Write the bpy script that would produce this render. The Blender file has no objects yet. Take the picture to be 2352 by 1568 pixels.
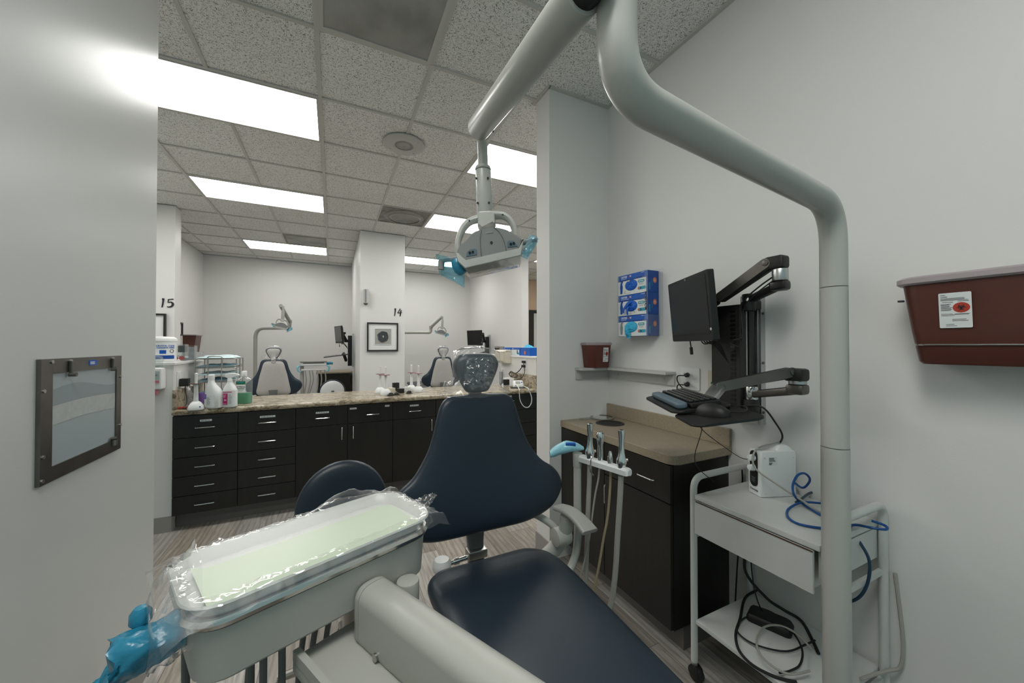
PANEL_E = 10.8
PANEL2_E = 16.0
WORLD_E = 0.42
import bpy, bmesh, math, random
from mathutils import Vector as V, Matrix as M, noise as NZ
random.seed(7)
SC = bpy.context.scene
COL = SC.collection
PI = math.pi
CAMZ = 1.378
HC = 3.048
# ---------------------------------------------------------------- camera
F_PX, CX, CY = 850.0, 1176.0, 784.0
YAW = math.atan((CX - 764.0) / F_PX)
PITCH = math.atan(9.0 / F_PX)
FWD = V((math.sin(YAW) * math.cos(PITCH), math.cos(YAW) * math.cos(PITCH), math.sin(PITCH)))
RGT = V((math.cos(YAW), -math.sin(YAW), 0))
UPV = RGT.cross(FWD)
CAM = V((0, 0, CAMZ))
cd = bpy.data.cameras.new('camera')
cam = bpy.data.objects.new('camera', cd)
COL.objects.link(cam)
cd.sensor_width = 36
cd.lens = F_PX * 36 / 2352
cd.clip_start = 0.02
R3 = M((RGT, UPV, -FWD)).transposed()
cam.matrix_world = M.Translation(CAM) @ R3.to_4x4()
SC.camera = cam
SC.view_settings.view_transform = 'Standard'
SC.view_settings.look = 'None'
SC.view_settings.gamma = 1
SC.view_settings.use_curve_mapping = False


def ray(u, v):
    return FWD + RGT * ((u - CX) / F_PX) + UPV * ((CY - v) / F_PX)


def PD(u, v, d):            # surveyed point at a distance d along the viewing axis
    return CAM + ray(u, v) * d


def PZ(u, v, z):            # ... on the level z
    r = ray(u, v)
    return CAM + r * ((z - CAMZ) / r.z)


def PXp(u, v, x):           # ... on the plane X = x
    r = ray(u, v)
    return CAM + r * (x / r.x)


def PYp(u, v, y):           # ... on the plane Y = y
    r = ray(u, v)
    return CAM + r * (y / r.y)


# ---------------------------------------------------------------- scene graph
WM = {}


def wm(o):
    return WM.get(o.name, M.Identity(4)) if o else M.Identity(4)


def tag(o, label=None, cat=None, group=None, kind=None):
    if label: o['label'] = label
    if cat: o['category'] = cat
    if group: o['group'] = group
    if kind: o['kind'] = kind
    return o


def thing(name, label, cat, loc=(0, 0, 0), rz=0.0, group=None):
    o = bpy.data.objects.new(name, None)
    COL.objects.link(o)
    o.empty_display_size = 0.05
    o.location = loc
    o.rotation_euler = (0, 0, rz)
    WM[o.name] = M.Translation(V(loc)) @ M.Rotation(rz, 4, 'Z')
    return tag(o, label, cat, group)


def rmat(ax=0, ay=0, az=0):
    return M.Rotation(az, 4, 'Z') @ M.Rotation(ay, 4, 'Y') @ M.Rotation(ax, 4, 'X')


def frame(o, x, y=None, z=None):
    """matrix with local x along x, z along z (or derived)"""
    x = V(x).normalized()
    if z is not None:
        z = V(z); z = (z - x * z.dot(x)).normalized(); y = z.cross(x)
    else:
        y = V(y); y = (y - x * y.dot(x)).normalized(); z = x.cross(y)
    m = M((x, y, z)).transposed().to_4x4()
    m.translation = V(o)
    return m


def catmull(pts, sub=6, closed=False):
    pts = [V(p) for p in pts]
    n = len(pts)
    if n < 3: return pts
    out = []
    rng = range(n) if closed else range(n - 1)
    for i in rng:
        p1, p2 = pts[i], pts[(i + 1) % n]
        p0 = pts[i - 1] if (closed or i > 0) else p1 * 2 - p2
        p3 = pts[(i + 2) % n] if (closed or i + 2 < n) else p2 * 2 - p1
        for k in range(sub):
            t = k / sub
            out.append(0.5 * ((2 * p1) + (p2 - p0) * t + (2 * p0 - 5 * p1 + 4 * p2 - p3) * t * t + (3 * p1 - p0 - 3 * p2 + p3) * t ** 3))
    if not closed: out.append(pts[-1])
    return out


def rounded(pts, r, seg=6, closed=False):
    """polyline with filleted corners"""
    pts = [V(p) for p in pts]
    n = len(pts)
    out = []
    for i, p in enumerate(pts):
        if not closed and i in (0, n - 1):
            out.append(p); continue
        a, b = pts[i - 1], pts[(i + 1) % n]
        rr = r[i] if isinstance(r, (list, tuple)) else r
        da, db = (a - p), (b - p)
        d = min(rr, da.length * .49, db.length * .49)
        s, e = p + da.normalized() * d, p + db.normalized() * d
        for k in range(seg + 1):
            t = k / seg
            out.append(s * (1 - t) ** 2 + p * 2 * t * (1 - t) + e * t * t)
    return out


class MB:
    def __init__(self):
        self.bm = bmesh.new(); self.bev = False

    def add(self, verts, faces, T=None, mi=0):
        bm = self.bm
        vs = [bm.verts.new((T @ V(v)) if T else V(v)) for v in verts]
        for f in faces:
            if len(set(f)) < 3: continue
            try:
                fc = bm.faces.new([vs[i] for i in f]); fc.material_index = mi
            except ValueError:
                pass
        return self

    def merge(self, b2, T=None, mi=0):
        b2.verts.index_update()
        self.add([v.co.copy() for v in b2.verts], [[v.index for v in f.verts] for f in b2.faces], T, mi)
        b2.free()
        return self

    def box(self, c, s, T=None, bevel=0, seg=2, mi=0, R=None):
        b = bmesh.new()
        bmesh.ops.create_cube(b, size=1)
        bmesh.ops.scale(b, vec=V(s), verts=b.verts)
        if bevel:
            self.bev = True
            bmesh.ops.bevel(b, geom=list(b.edges), offset=min(bevel, min(s) * .49), segments=seg, profile=.5, affect='EDGES')
        m = M.Translation(V(c))
        if R: m = m @ R
        if T: m = T @ m
        return self.merge(b, m, mi)

    def bb(self, a, b, **k):
        """box between two corners"""
        a, b = V(a), V(b)
        return self.box((a + b) / 2, [abs(b[i] - a[i]) for i in range(3)], **k)

    def loft(self, rings, closed=True, cap=(True, True), T=None, mi=0):
        n = len(rings[0])
        verts = [p for r in rings for p in r]
        faces = []
        for i in range(len(rings) - 1):
            for j in range(n if closed else n - 1):
                k = (j + 1) % n
                faces.append([i * n + j, i * n + k, (i + 1) * n + k, (i + 1) * n + j])
        if cap[0]: faces.append(list(range(n))[::-1])
        if cap[1]: faces.append([(len(rings) - 1) * n + j for j in range(n)])
        return self.add(verts, faces, T, mi)

    def cyl(self, p0, p1, r0, r1=None, n=24, bevel=0, mi=0, T=None):
        p0, p1 = V(p0), V(p1)
        r1 = r0 if r1 is None else r1
        L = (p1 - p0).length
        if bevel:
            prof = [(0, 0), (r0 - bevel, 0), (r0 - bevel * .3, bevel * .3), (r0, bevel), (r1, L - bevel), (r1 - bevel * .3, L - bevel * .3), (r1 - bevel, L), (0, L)]
        else:
            prof = [(0, 0), (r0, 0), (r1, L), (0, L)]
        z = (p1 - p0).normalized()
        m = z.to_track_quat('Z', 'Y').to_matrix().to_4x4(); m.translation = p0
        if T: m = T @ m
        return self.lathe(prof, m, n, mi)

    def lathe(self, prof, T=None, n=32, mi=0, a0=0, a1=2 * PI):
        verts, faces, idx = [], [], []
        full = abs(a1 - a0 - 2 * PI) < 1e-6
        m = n if full else n + 1
        for r, z in prof:
            if r <= 1e-7:
                idx.append([len(verts)] * m); verts.append((0, 0, z))
            else:
                s = len(verts)
                for j in range(m):
                    a = a0 + (a1 - a0) * j / n
                    verts.append((r * math.cos(a), r * math.sin(a), z))
                idx.append(list(range(s, s + m)))
        for i in range(len(prof) - 1):
            for j in range(n):
                k = (j + 1) % m if full else j + 1
                f = [idx[i][j], idx[i][k], idx[i + 1][k], idx[i + 1][j]]
                g = []
                for q in f:
                    if q not in g: g.append(q)
                if len(g) >= 3: faces.append(g)
        return self.add(verts, faces, T, mi)

    def tube(self, pts, r, n=10, sub=6, closed=False, smooth=True, cap=True, mi=0, flat=1.0, up=None):
        p = catmull(pts, sub, closed) if smooth else [V(q) for q in pts]
        N = len(p)
        tang = []
        for i in range(N):
            if closed: t = p[(i + 1) % N] - p[i - 1]
            else: t = p[min(i + 1, N - 1)] - p[max(i - 1, 0)]
            tang.append(t.normalized() if t.length > 1e-9 else V((0, 0, 1)))
        nrm = V(up) if up else (V((0, 0, 1)) if abs(tang[0].z) < .9 else V((1, 0, 0)))
        rings = []
        for i in range(N):
            t = tang[i]
            nrm = nrm - t * nrm.dot(t)
            nrm = nrm.normalized() if nrm.length > 1e-6 else t.orthogonal().normalized()
            b = t.cross(nrm)
            if isinstance(r, (list, tuple)):
                x = i / (N - 1) * (len(r) - 1); k = min(int(x), len(r) - 2); rr = r[k] + (r[k + 1] - r[k]) * (x - k)
            else:
                rr = r
            rings.append([p[i] + nrm * (math.cos(2 * PI * j / n) * rr * flat) + b * (math.sin(2 * PI * j / n) * rr) for j in range(n)])
        if closed:
            rings.append(rings[0]); cap = False
        return self.loft(rings, True, (cap, cap), None, mi)

    def prism(self, poly, h, T=None, bevel=0, seg=2, mi=0, z0=0):
        b = bmesh.new()
        lo = [b.verts.new((x, y, z0)) for x, y in poly]
        hi = [b.verts.new((x, y, z0 + h)) for x, y in poly]
        n = len(poly)
        b.faces.new(lo[::-1]); b.faces.new(hi)
        for i in range(n):
            b.faces.new([lo[i], lo[(i + 1) % n], hi[(i + 1) % n], hi[i]])
        if bevel:
            self.bev = True
            ed = [e for e in b.edges if abs(e.verts[0].co.z - e.verts[1].co.z) < 1e-9]
            bmesh.ops.bevel(b, geom=ed, offset=bevel, segments=seg, profile=.5, affect='EDGES')
        return self.merge(b, T, mi)

    def pillow(self, outline, hf, hb, T=None, rings=10, p=4.0, q=2.4, mi=0, c=None, bulge=None):
        """cushion: closed 2-D outline in local xy, bulging hf in +z and hb in -z"""
        o = [V((x, y, 0)) for x, y in outline]
        cc = V((c[0], c[1], 0)) if c else sum(o, V()) / len(o)
        R = []
        ss = [math.sin(PI / 2 * i / rings) for i in range(rings + 1)]
        ss[0] = .02
        def zz(s, h): return h * max(0, 1 - s ** p) ** (1 / q)
        for s in ss:
            R.append([cc + (a - cc) * s + V((0, 0, zz(s, hf))) for a in o])
        for s in ss[::-1][1:]:
            R.append([cc + (a - cc) * s - V((0, 0, zz(s, hb))) for a in o])
        if bulge:
            R = [[bulge(a) for a in r] for r in R]
        return self.loft(R, True, (True, True), T, mi)

    def sheet(self, fn, nu, nv, T=None, mi=0):
        verts = [fn(i / nu, j / nv) for i in range(nu + 1) for j in range(nv + 1)]
        faces = [[i * (nv + 1) + j, i * (nv + 1) + j + 1, (i + 1) * (nv + 1) + j + 1, (i + 1) * (nv + 1) + j] for i in range(nu) for j in range(nv)]
        return self.add(verts, faces, T, mi)

    def build(self, name, mats, parent=None, world=True, angle=35, solid=0, subsurf=0):
        """world=True: coordinates are world ones, moved into the parent's frame; False: already local"""
        bm = self.bm
        bmesh.ops.recalc_face_normals(bm, faces=bm.faces)
        me = bpy.data.meshes.new(name)
        o = bpy.data.objects.new(name, me)
        COL.objects.link(o)
        if not isinstance(mats, (list, tuple)): mats = [mats]
        for m in mats: me.materials.append(m)
        if parent is None:
            # origin at the base centre of the mesh
            xs = [v.co for v in bm.verts]
            lo = V([min(v[i] for v in xs) for i in range(3)]); hi = V([max(v[i] for v in xs) for i in range(3)])
            c = V(((lo.x + hi.x) / 2, (lo.y + hi.y) / 2, lo.z))
            bmesh.ops.translate(bm, vec=-c, verts=bm.verts)
            o.location = c
            WM[o.name] = M.Translation(c)
        else:
            o.parent = parent
            if world:
                bmesh.ops.transform(bm, matrix=wm(parent).inverted(), verts=bm.verts)
            WM[o.name] = wm(parent)
        bm.to_mesh(me); bm.free()
        me.polygons.foreach_set('use_smooth', [True] * len(me.polygons))
        try: me.set_sharp_from_angle(angle=math.radians(angle))
        except Exception: pass
        if self.bev:
            md = o.modifiers.new('weighted_normal', 'WEIGHTED_NORMAL'); md.keep_sharp = True
        if solid:
            md = o.modifiers.new('solid', 'SOLIDIFY'); md.thickness = solid; md.offset = 0
        if subsurf:
            md = o.modifiers.new('sub', 'SUBSURF'); md.levels = subsurf; md.render_levels = subsurf
        return o


def struct(name, mb, m, parent=None, **k):
    o = mb.build(name, m, parent, **k)
    if parent is None: o['kind'] = 'structure'
    return o


def text_mb(s, size, T, depth=.0004, align='CENTER', mb=None, mi=0, shear=0, bold=0, sx=1.0):
    cu = bpy.data.curves.new('txt', 'FONT')
    cu.body = s; cu.size = size; cu.extrude = depth; cu.align_x = align; cu.align_y = 'CENTER'; cu.shear = shear; cu.offset = bold
    cu.resolution_u = 2
    ob = bpy.data.objects.new('txt', cu)
    COL.objects.link(ob)
    dg = bpy.context.evaluated_depsgraph_get()
    me = bpy.data.meshes.new_from_object(ob.evaluated_get(dg))
    b = bmesh.new(); b.from_mesh(me)
    if sx != 1: bmesh.ops.scale(b, vec=(sx, 1, 1), verts=b.verts)
    bpy.data.objects.remove(ob); bpy.data.curves.remove(cu); bpy.data.meshes.remove(me)
    mb = mb or MB()
    return mb.merge(b, T, mi)


def ellipse(a, b, n=24, cx=0, cy=0, t0=0):
    return [(cx + a * math.cos(2 * PI * i / n + t0), cy + b * math.sin(2 * PI * i / n + t0)) for i in range(n)]


def rrect(w, h, r, seg=5, cx=0, cy=0):
    out = []
    for sx, sy, a0 in ((1, -1, -PI / 2), (1, 1, 0), (-1, 1, PI / 2), (-1, -1, PI)):
        for k in range(seg + 1):
            a = a0 + PI / 2 * k / seg
            out.append((cx + sx * (w / 2 - r) + r * math.cos(a), cy + sy * (h / 2 - r) + r * math.sin(a)))
    return out


def children(o):
    return [c for c in bpy.data.objects if c.parent == o]


def copy_tree(o, parent=None):
    c = o.copy(); COL.objects.link(c); c.parent = parent
    for ch in KIDS.get(o.name, []): copy_tree(ch, c)
    return c


def snapshot():
    global KIDS
    KIDS = {}
    for x in bpy.data.objects:
        if x.parent: KIDS.setdefault(x.parent.name, []).append(x)


def dup(o, loc, rz=0, label=None, group=None, scale=None):
    snapshot()
    c = copy_tree(o)
    c.location = loc; c.rotation_euler = (0, 0, rz)
    WM[c.name] = M.Translation(V(loc)) @ M.Rotation(rz, 4, 'Z')
    if scale: c.scale = (scale,) * 3
    if label: c['label'] = label
    if group: c['group'] = group
    return c


# ---------------------------------------------------------------- materials
def mat(name, col, rough=.5, metal=0, spec=.5, bump=0, bscale=200, bdist=.001, coat=0, trans=0, ior=1.45, emit=0, ecol=None, var=0, vscale=20, detail=3, sheen=0):
    m = bpy.data.materials.new(name); m.use_nodes = True
    nt = m.node_tree; b = nt.nodes['Principled BSDF']
    b.inputs['Base Color'].default_value = (*col, 1)
    b.inputs['Roughness'].default_value = rough
    b.inputs['Metallic'].default_value = metal
    b.inputs['Specular IOR Level'].default_value = spec
    b.inputs['Coat Weight'].default_value = coat
    b.inputs['Coat Roughness'].default_value = .15
    b.inputs['Transmission Weight'].default_value = trans
    b.inputs['IOR'].default_value = ior
    if emit:
        b.inputs['Emission Color'].default_value = (*(ecol or col), 1)
        b.inputs['Emission Strength'].default_value = emit
    tc = nt.nodes.new('ShaderNodeTexCoord')
    if bump:
        n = nt.nodes.new('ShaderNodeTexNoise'); n.inputs['Scale'].default_value = bscale; n.inputs['Detail'].default_value = detail
        nt.links.new(tc.outputs['Object'], n.inputs['Vector'])
        bp = nt.nodes.new('ShaderNodeBump'); bp.inputs['Strength'].default_value = bump; bp.inputs['Distance'].default_value = bdist
        nt.links.new(n.outputs['Fac'], bp.inputs['Height']); nt.links.new(bp.outputs['Normal'], b.inputs['Normal'])
    if var:
        n = nt.nodes.new('ShaderNodeTexNoise'); n.inputs['Scale'].default_value = vscale; n.inputs['Detail'].default_value = 5
        nt.links.new(tc.outputs['Object'], n.inputs['Vector'])
        r = nt.nodes.new('ShaderNodeValToRGB')
        r.color_ramp.elements[0].position = .3; r.color_ramp.elements[1].position = .7
        r.color_ramp.elements[0].color = (*[c * (1 - var) for c in col], 1)
        r.color_ramp.elements[1].color = (*[min(1, c * (1 + var)) for c in col], 1)
        nt.links.new(n.outputs['Fac'], r.inputs['Fac']); nt.links.new(r.outputs['Color'], b.inputs['Base Color'])
    return m


def film(name, col=(1, 1, 1), tint=(1, 1, 1), gloss=.12, rough=.08, haze=.0, hcol=(.8, .85, .88)):
    """thin clear plastic film: transparent, with a reflective coat and a little haze"""
    m = bpy.data.materials.new(name); m.use_nodes = True
    nt = m.node_tree; nt.nodes.clear()
    out = nt.nodes.new('ShaderNodeOutputMaterial')
    tr = nt.nodes.new('ShaderNodeBsdfTransparent'); tr.inputs['Color'].default_value = (*tint, 1)
    gl = nt.nodes.new('ShaderNodeBsdfGlossy'); gl.inputs['Roughness'].default_value = rough; gl.inputs['Color'].default_value = (*col, 1)
    di = nt.nodes.new('ShaderNodeBsdfDiffuse'); di.inputs['Color'].default_value = (*hcol, 1)
    lw = nt.nodes.new('ShaderNodeFresnel')
    ge = nt.nodes.new('ShaderNodeNewGeometry'); mr = nt.nodes.new('ShaderNodeMapRange')      # same reflectance on both sides of the film
    mr.inputs['To Min'].default_value = 1.45; mr.inputs['To Max'].default_value = 1 / 1.45
    nt.links.new(ge.outputs['Backfacing'], mr.inputs['Value']); nt.links.new(mr.outputs['Result'], lw.inputs['IOR'])
    ad = nt.nodes.new('ShaderNodeMath'); ad.operation = 'ADD'; ad.inputs[1].default_value = gloss
    nt.links.new(lw.outputs['Fac'], ad.inputs[0])
    m1 = nt.nodes.new('ShaderNodeMixShader'); m1.inputs['Fac'].default_value = haze
    nt.links.new(tr.outputs[0], m1.inputs[1]); nt.links.new(di.outputs[0], m1.inputs[2])
    m2 = nt.nodes.new('ShaderNodeMixShader')
    nt.links.new(ad.outputs[0], m2.inputs['Fac']); nt.links.new(m1.outputs[0], m2.inputs[1]); nt.links.new(gl.outputs[0], m2.inputs[2])
    nt.links.new(m2.outputs[0], out.inputs['Surface'])
    return m


def ramp(nt, src, stops):
    r = nt.nodes.new('ShaderNodeValToRGB')
    el = r.color_ramp.elements
    while len(el) < len(stops): el.new(.5)
    for e, (p, c) in zip(el, stops):
        e.position = p; e.color = (*c, 1) if len(c) == 3 else c
    nt.links.new(src, r.inputs['Fac'])
    return r.outputs['Color']


def nodes_mat(name, rough=.5, spec=.5):
    m = bpy.data.materials.new(name); m.use_nodes = True
    nt = m.node_tree; b = nt.nodes['Principled BSDF']
    b.inputs['Roughness'].default_value = rough; b.inputs['Specular IOR Level'].default_value = spec
    tc = nt.nodes.new('ShaderNodeTexCoord')
    return m, nt, b, tc


def tex_noise(nt, vec, scale, detail=3, dist=0, rough=.5, stretch=None):
    if stretch:
        mp = nt.nodes.new('ShaderNodeMapping'); mp.inputs['Scale'].default_value = stretch
        nt.links.new(vec, mp.inputs['Vector']); vec = mp.outputs[0]
    n = nt.nodes.new('ShaderNodeTexNoise'); n.inputs['Scale'].default_value = scale; n.inputs['Detail'].default_value = detail
    n.inputs['Distortion'].default_value = dist; n.inputs['Roughness'].default_value = rough
    nt.links.new(vec, n.inputs['Vector'])
    return n.outputs['Fac']


def mixc(nt, fac, a, b, mode='MIX'):
    x = nt.nodes.new('ShaderNodeMix'); x.data_type = 'RGBA'; x.blend_type = mode
    for s, v in ((0, fac), (6, a), (7, b)):
        if hasattr(v, 'links') or hasattr(v, 'is_linked'): nt.links.new(v, x.inputs[s])
        elif s == 0: x.inputs[0].default_value = v
        else: x.inputs[s].default_value = (*v, 1)
    return x.outputs[2]


def bump(nt, b, h, strength=.3, dist=.002):
    bp = nt.nodes.new('ShaderNodeBump'); bp.inputs['Strength'].default_value = strength; bp.inputs['Distance'].default_value = dist
    nt.links.new(h, bp.inputs['Height']); nt.links.new(bp.outputs['Normal'], b.inputs['Normal'])


MT = {}
MT['wall'] = mat('wall_paint', (.70, .695, .675), .42, spec=.35, bump=.12, bscale=160, bdist=.002)
MT['wall_gloss'] = mat('wall_paint_gloss', (.60, .62, .60), .30, spec=.45, bump=.05, bscale=120, bdist=.0015)
MT['tee'] = mat('ceiling_tee_metal', (.52, .52, .48), .4)
MT['base'] = mat('rubber_baseboard', (.30, .29, .27), .5)
MT['kick'] = mat('toe_kick_rubber', (.13, .122, .11), .45)
MT['black'] = mat('black_plastic', (.012, .012, .011), .45, bump=.05, bscale=800)
MT['blackgloss'] = mat('black_gloss_plastic', (.008, .008, .008), .2)
MT['rubber'] = mat('black_rubber', (.012, .012, .012), .6)
MT['screen'] = mat('screen_glass', (.006, .006, .006), .22)
MT['white'] = mat('white_plastic', (.74, .75, .74), .35)
MT['whitem'] = mat('white_enamel', (.60, .61, .585), .3, var=.04, vscale=9)
MT['beige'] = mat('equipment_grey_plastic', (.40, .40, .365), .33, spec=.45)
MT['beiged'] = mat('equipment_dark_grey', (.12, .125, .12), .4)
MT['greyshell'] = mat('chair_shell_grey', (.42, .41, .385), .45, var=.04, vscale=60)
MT['tube'] = mat('painted_tube_grey', (.43, .43, .395), .3, spec=.5)
MT['hose'] = mat('hose_grey', (.36, .35, .31), .45)
MT['hosetan'] = mat('hose_tan', (.33, .27, .17), .45)
MT['chrome'] = mat('chrome', (.75, .75, .74), .12, metal=1)
MT['steel'] = mat('brushed_steel', (.48, .47, .44), .33, metal=1, bump=.05, bscale=300)
MT['darksteel'] = mat('dark_steel', (.16, .15, .135), .38, metal=.9, var=.15, vscale=12)
MT['alu'] = mat('aluminium', (.52, .53, .53), .35, metal=1)
MT['navy'] = mat('navy_vinyl', (.018, .030, .045), .36, spec=.5, bump=.12, bscale=420, bdist=.0008)
MT['paper'] = mat('green_tray_paper', (.52, .60, .46), .7)
MT['label'] = mat('label_white', (.68, .71, .70), .5)
MT['ink'] = mat('label_ink', (.02, .02, .025), .6)
MT['inkgrey'] = mat('label_ink_grey', (.22, .23, .24), .6)
MT['red'] = mat('sharps_red', (.085, .026, .019), .32, var=.06, vscale=8)
MT['redsmall'] = mat('sharps_red_small', (.105, .028, .020), .4)
MT['biored'] = mat('label_red', (.42, .045, .025), .5)
MT['lid'] = mat('lid_translucent', (.42, .36, .37), .3, trans=.15)
MT['blue'] = mat('box_blue', (.004, .095, .44), .4)
MT['bluedk'] = mat('box_blue_dark', (.006, .06, .28), .4)
MT['teal'] = mat('box_teal', (.02, .30, .40), .45)
MT['orange'] = mat('sticker_orange', (.52, .13, .04), .5)
MT['glovedk'] = mat('glove_dark_blue', (.004, .11, .52), .5, bump=.3, bscale=60)
MT['glovelt'] = mat('glove_light_blue', (.04, .42, .66), .5, bump=.3, bscale=60)
MT['wrapblue'] = mat('blue_barrier_wrap', (.02, .20, .32), .25, bump=.6, bscale=45, bdist=.006)
MT['film'] = film('clear_film', gloss=.0, rough=.08, haze=.02)
MT['filmsoft'] = film('clear_tray_film', gloss=.0, rough=.38, haze=.02)
MT['shelf'] = mat('shelf_melamine', (.50, .50, .48), .45)
MT['filmbag'] = film('clear_bag_film', gloss=.0, rough=.10, haze=.06, hcol=(.78, .79, .77))
MT['filmblue'] = film('blue_film', tint=(.55, .85, .95), gloss=.02, rough=.15, haze=.30, hcol=(.40, .68, .80))
MT['acrylic'] = film('clear_acrylic', tint=(.97, .98, .98), gloss=.0, rough=.03, haze=.015)
MT['clear'] = film('clear_plastic_bottle', tint=(.86, .89, .88), gloss=.0, rough=.08, haze=.10)
MT['tubblue'] = mat('blue_tubing', (.006, .07, .25), .35)
MT['tubdk'] = mat('dark_blue_tubing', (.012, .045, .085), .35)
MT['pink'] = mat('pink_soap', (.55, .16, .20), .35)
MT['magenta'] = mat('magenta_print', (.45, .015, .14), .5)
MT['purple'] = mat('purple_cup', (.22, .11, .42), .45)
MT['violet'] = mat('violet_print', (.16, .13, .40), .5)
MT['green'] = mat('green_mouthwash', (.0, .40, .17), .15, trans=.35)
MT['greendk'] = mat('green_label', (.005, .13, .05), .45)
MT['cream'] = mat('cream_plastic', (.60, .56, .46), .4)
MT['wristrest'] = mat('blue_grey_gel_rest', (.09, .13, .165), .5)
MT['frame'] = mat('dark_wood_frame', (.022, .019, .016), .35)
MT['matboard'] = mat('mat_board', (.72, .73, .71), .6)
MT['linen'] = mat('linen_backing', (.36, .36, .33), .8, bump=.3, bscale=500)
MT['goo'] = mat('drip_brown', (.08, .05, .03), .5)
MT['frost'] = mat('frosted_window', (.36, .42, .44), .35)
MT['frostdk'] = mat('folded_film', (.27, .32, .335), .4)
MT['paperstack'] = mat('paper_stack', (.44, .48, .46), .5, var=.06, vscale=60)
MT['wraplt'] = mat('pale_blue_barrier_wrap', (.30, .62, .72), .22, bump=.6, bscale=45, bdist=.006)
MT['polsteel'] = mat('polished_steel', (.58, .57, .54), .2, metal=1)
# ================================================================ SETTING
XL, XR, YB = -0.70, 1.742, 2.042        # our bay: left wall, right wall, rear return
T = .6096
GX0, GY0 = -.0843, 2.185                # ceiling grid origin
gx = lambda i: GX0 + i * T
gy = lambda i: GY0 + i * T


def tile_mat():
    m, nt, b, tc = nodes_mat('acoustic_tile', .9, .1)
    v = tc.outputs['Object']
    a = tex_noise(nt, v, 112, 2.2, 1.6, .55)
    c = tex_noise(nt, v, 150, 2, 1.0)
    A = ramp(nt, a, [(0, (0, 0, 0)), (.385, (0, 0, 0)), (.43, (1, 1, 1)), (1, (1, 1, 1))])
    Cc = ramp(nt, c, [(0, (0, 0, 0)), (.33, (0, 0, 0)), (.38, (1, 1, 1)), (1, (1, 1, 1))])
    mul = mixc(nt, 1.0, A, Cc, 'MULTIPLY')
    big = tex_noise(nt, v, 1.3, 3)
    basec = ramp(nt, big, [(.3, (.80, .80, .765)), (.7, (.88, .88, .845))])
    colr = mixc(nt, mul, (.24, .24, .22), basec)
    nt.links.new(colr, b.inputs['Base Color'])
    bump(nt, b, mul, .5, .003)
    return m


def floor_mat():
    m, nt, b, tc = nodes_mat('vinyl_plank', .36, .4)
    mp = nt.nodes.new('ShaderNodeMapping'); mp.inputs['Rotation'].default_value = (0, 0, PI / 2)
    nt.links.new(tc.outputs['Object'], mp.inputs['Vector'])
    br = nt.nodes.new('ShaderNodeTexBrick')
    br.inputs['Scale'].default_value = 1; br.inputs['Brick Width'].default_value = 1.22; br.inputs['Row Height'].default_value = .182
    br.inputs['Mortar Size'].default_value = .0012; br.offset = .37
    br.inputs['Color1'].default_value = (0, 0, 0, 1); br.inputs['Color2'].default_value = (1, 1, 1, 1); br.inputs['Mortar'].default_value = (.5, .5, .5, 1)
    nt.links.new(mp.outputs[0], br.inputs['Vector'])
    sep = nt.nodes.new('ShaderNodeSeparateColor'); nt.links.new(br.outputs['Color'], sep.inputs[0])
    # shift the grain per plank
    cmb = nt.nodes.new('ShaderNodeCombineXYZ'); ml = nt.nodes.new('ShaderNodeMath'); ml.operation = 'MULTIPLY'; ml.inputs[1].default_value = 37
    nt.links.new(sep.outputs[0], ml.inputs[0]); nt.links.new(ml.outputs[0], cmb.inputs[1]); nt.links.new(ml.outputs[0], cmb.inputs[2])
    va = nt.nodes.new('ShaderNodeVectorMath'); va.operation = 'ADD'
    nt.links.new(tc.outputs['Object'], va.inputs[0]); nt.links.new(cmb.outputs[0], va.inputs[1])
    g1 = tex_noise(nt, va.outputs[0], 9, 6, 1.8, .6, stretch=(3.2, .32, 1))
    g2 = tex_noise(nt, va.outputs[0], 60, 4, .4, .6, stretch=(2.4, .10, 1))
    wv = nt.nodes.new('ShaderNodeTexWave'); wv.bands_direction = 'X'; wv.inputs['Scale'].default_value = 9; wv.inputs['Distortion'].default_value = 7
    wv.inputs['Detail'].default_value = 3; wv.inputs['Detail Scale'].default_value = .6
    mp2 = nt.nodes.new('ShaderNodeMapping'); mp2.inputs['Scale'].default_value = (1, .22, 1)
    nt.links.new(va.outputs[0], mp2.inputs['Vector']); nt.links.new(mp2.outputs[0], wv.inputs['Vector'])
    tone = ramp(nt, sep.outputs[0], [(0, (.21, .18, .15)), (.25, (.40, .375, .34)), (.45, (.26, .235, .205)), (.6, (.37, .325, .275)), (.8, (.47, .45, .42)), (1, (.30, .28, .25))])
    k1 = ramp(nt, g1, [(.3, (.62, .61, .60)), (.7, (1.12, 1.12, 1.12))])
    k2 = ramp(nt, g2, [(.35, (.84, .83, .82)), (.62, (1.04, 1.04, 1.04))])
    k3 = ramp(nt, wv.outputs['Fac'], [(0, (.80, .79, .78)), (.5, (1.03, 1.03, 1.03)), (1, (1.05, 1.05, 1.05))])
    c = mixc(nt, 1.0, tone, k1, 'MULTIPLY'); c = mixc(nt, 1.0, c, k2, 'MULTIPLY'); c = mixc(nt, 1.0, c, k3, 'MULTIPLY')
    c = mixc(nt, br.outputs['Fac'], c, (.07, .06, .05))
    nt.links.new(c, b.inputs['Base Color'])
    bump(nt, b, g2, .08, .001)
    return m


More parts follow.
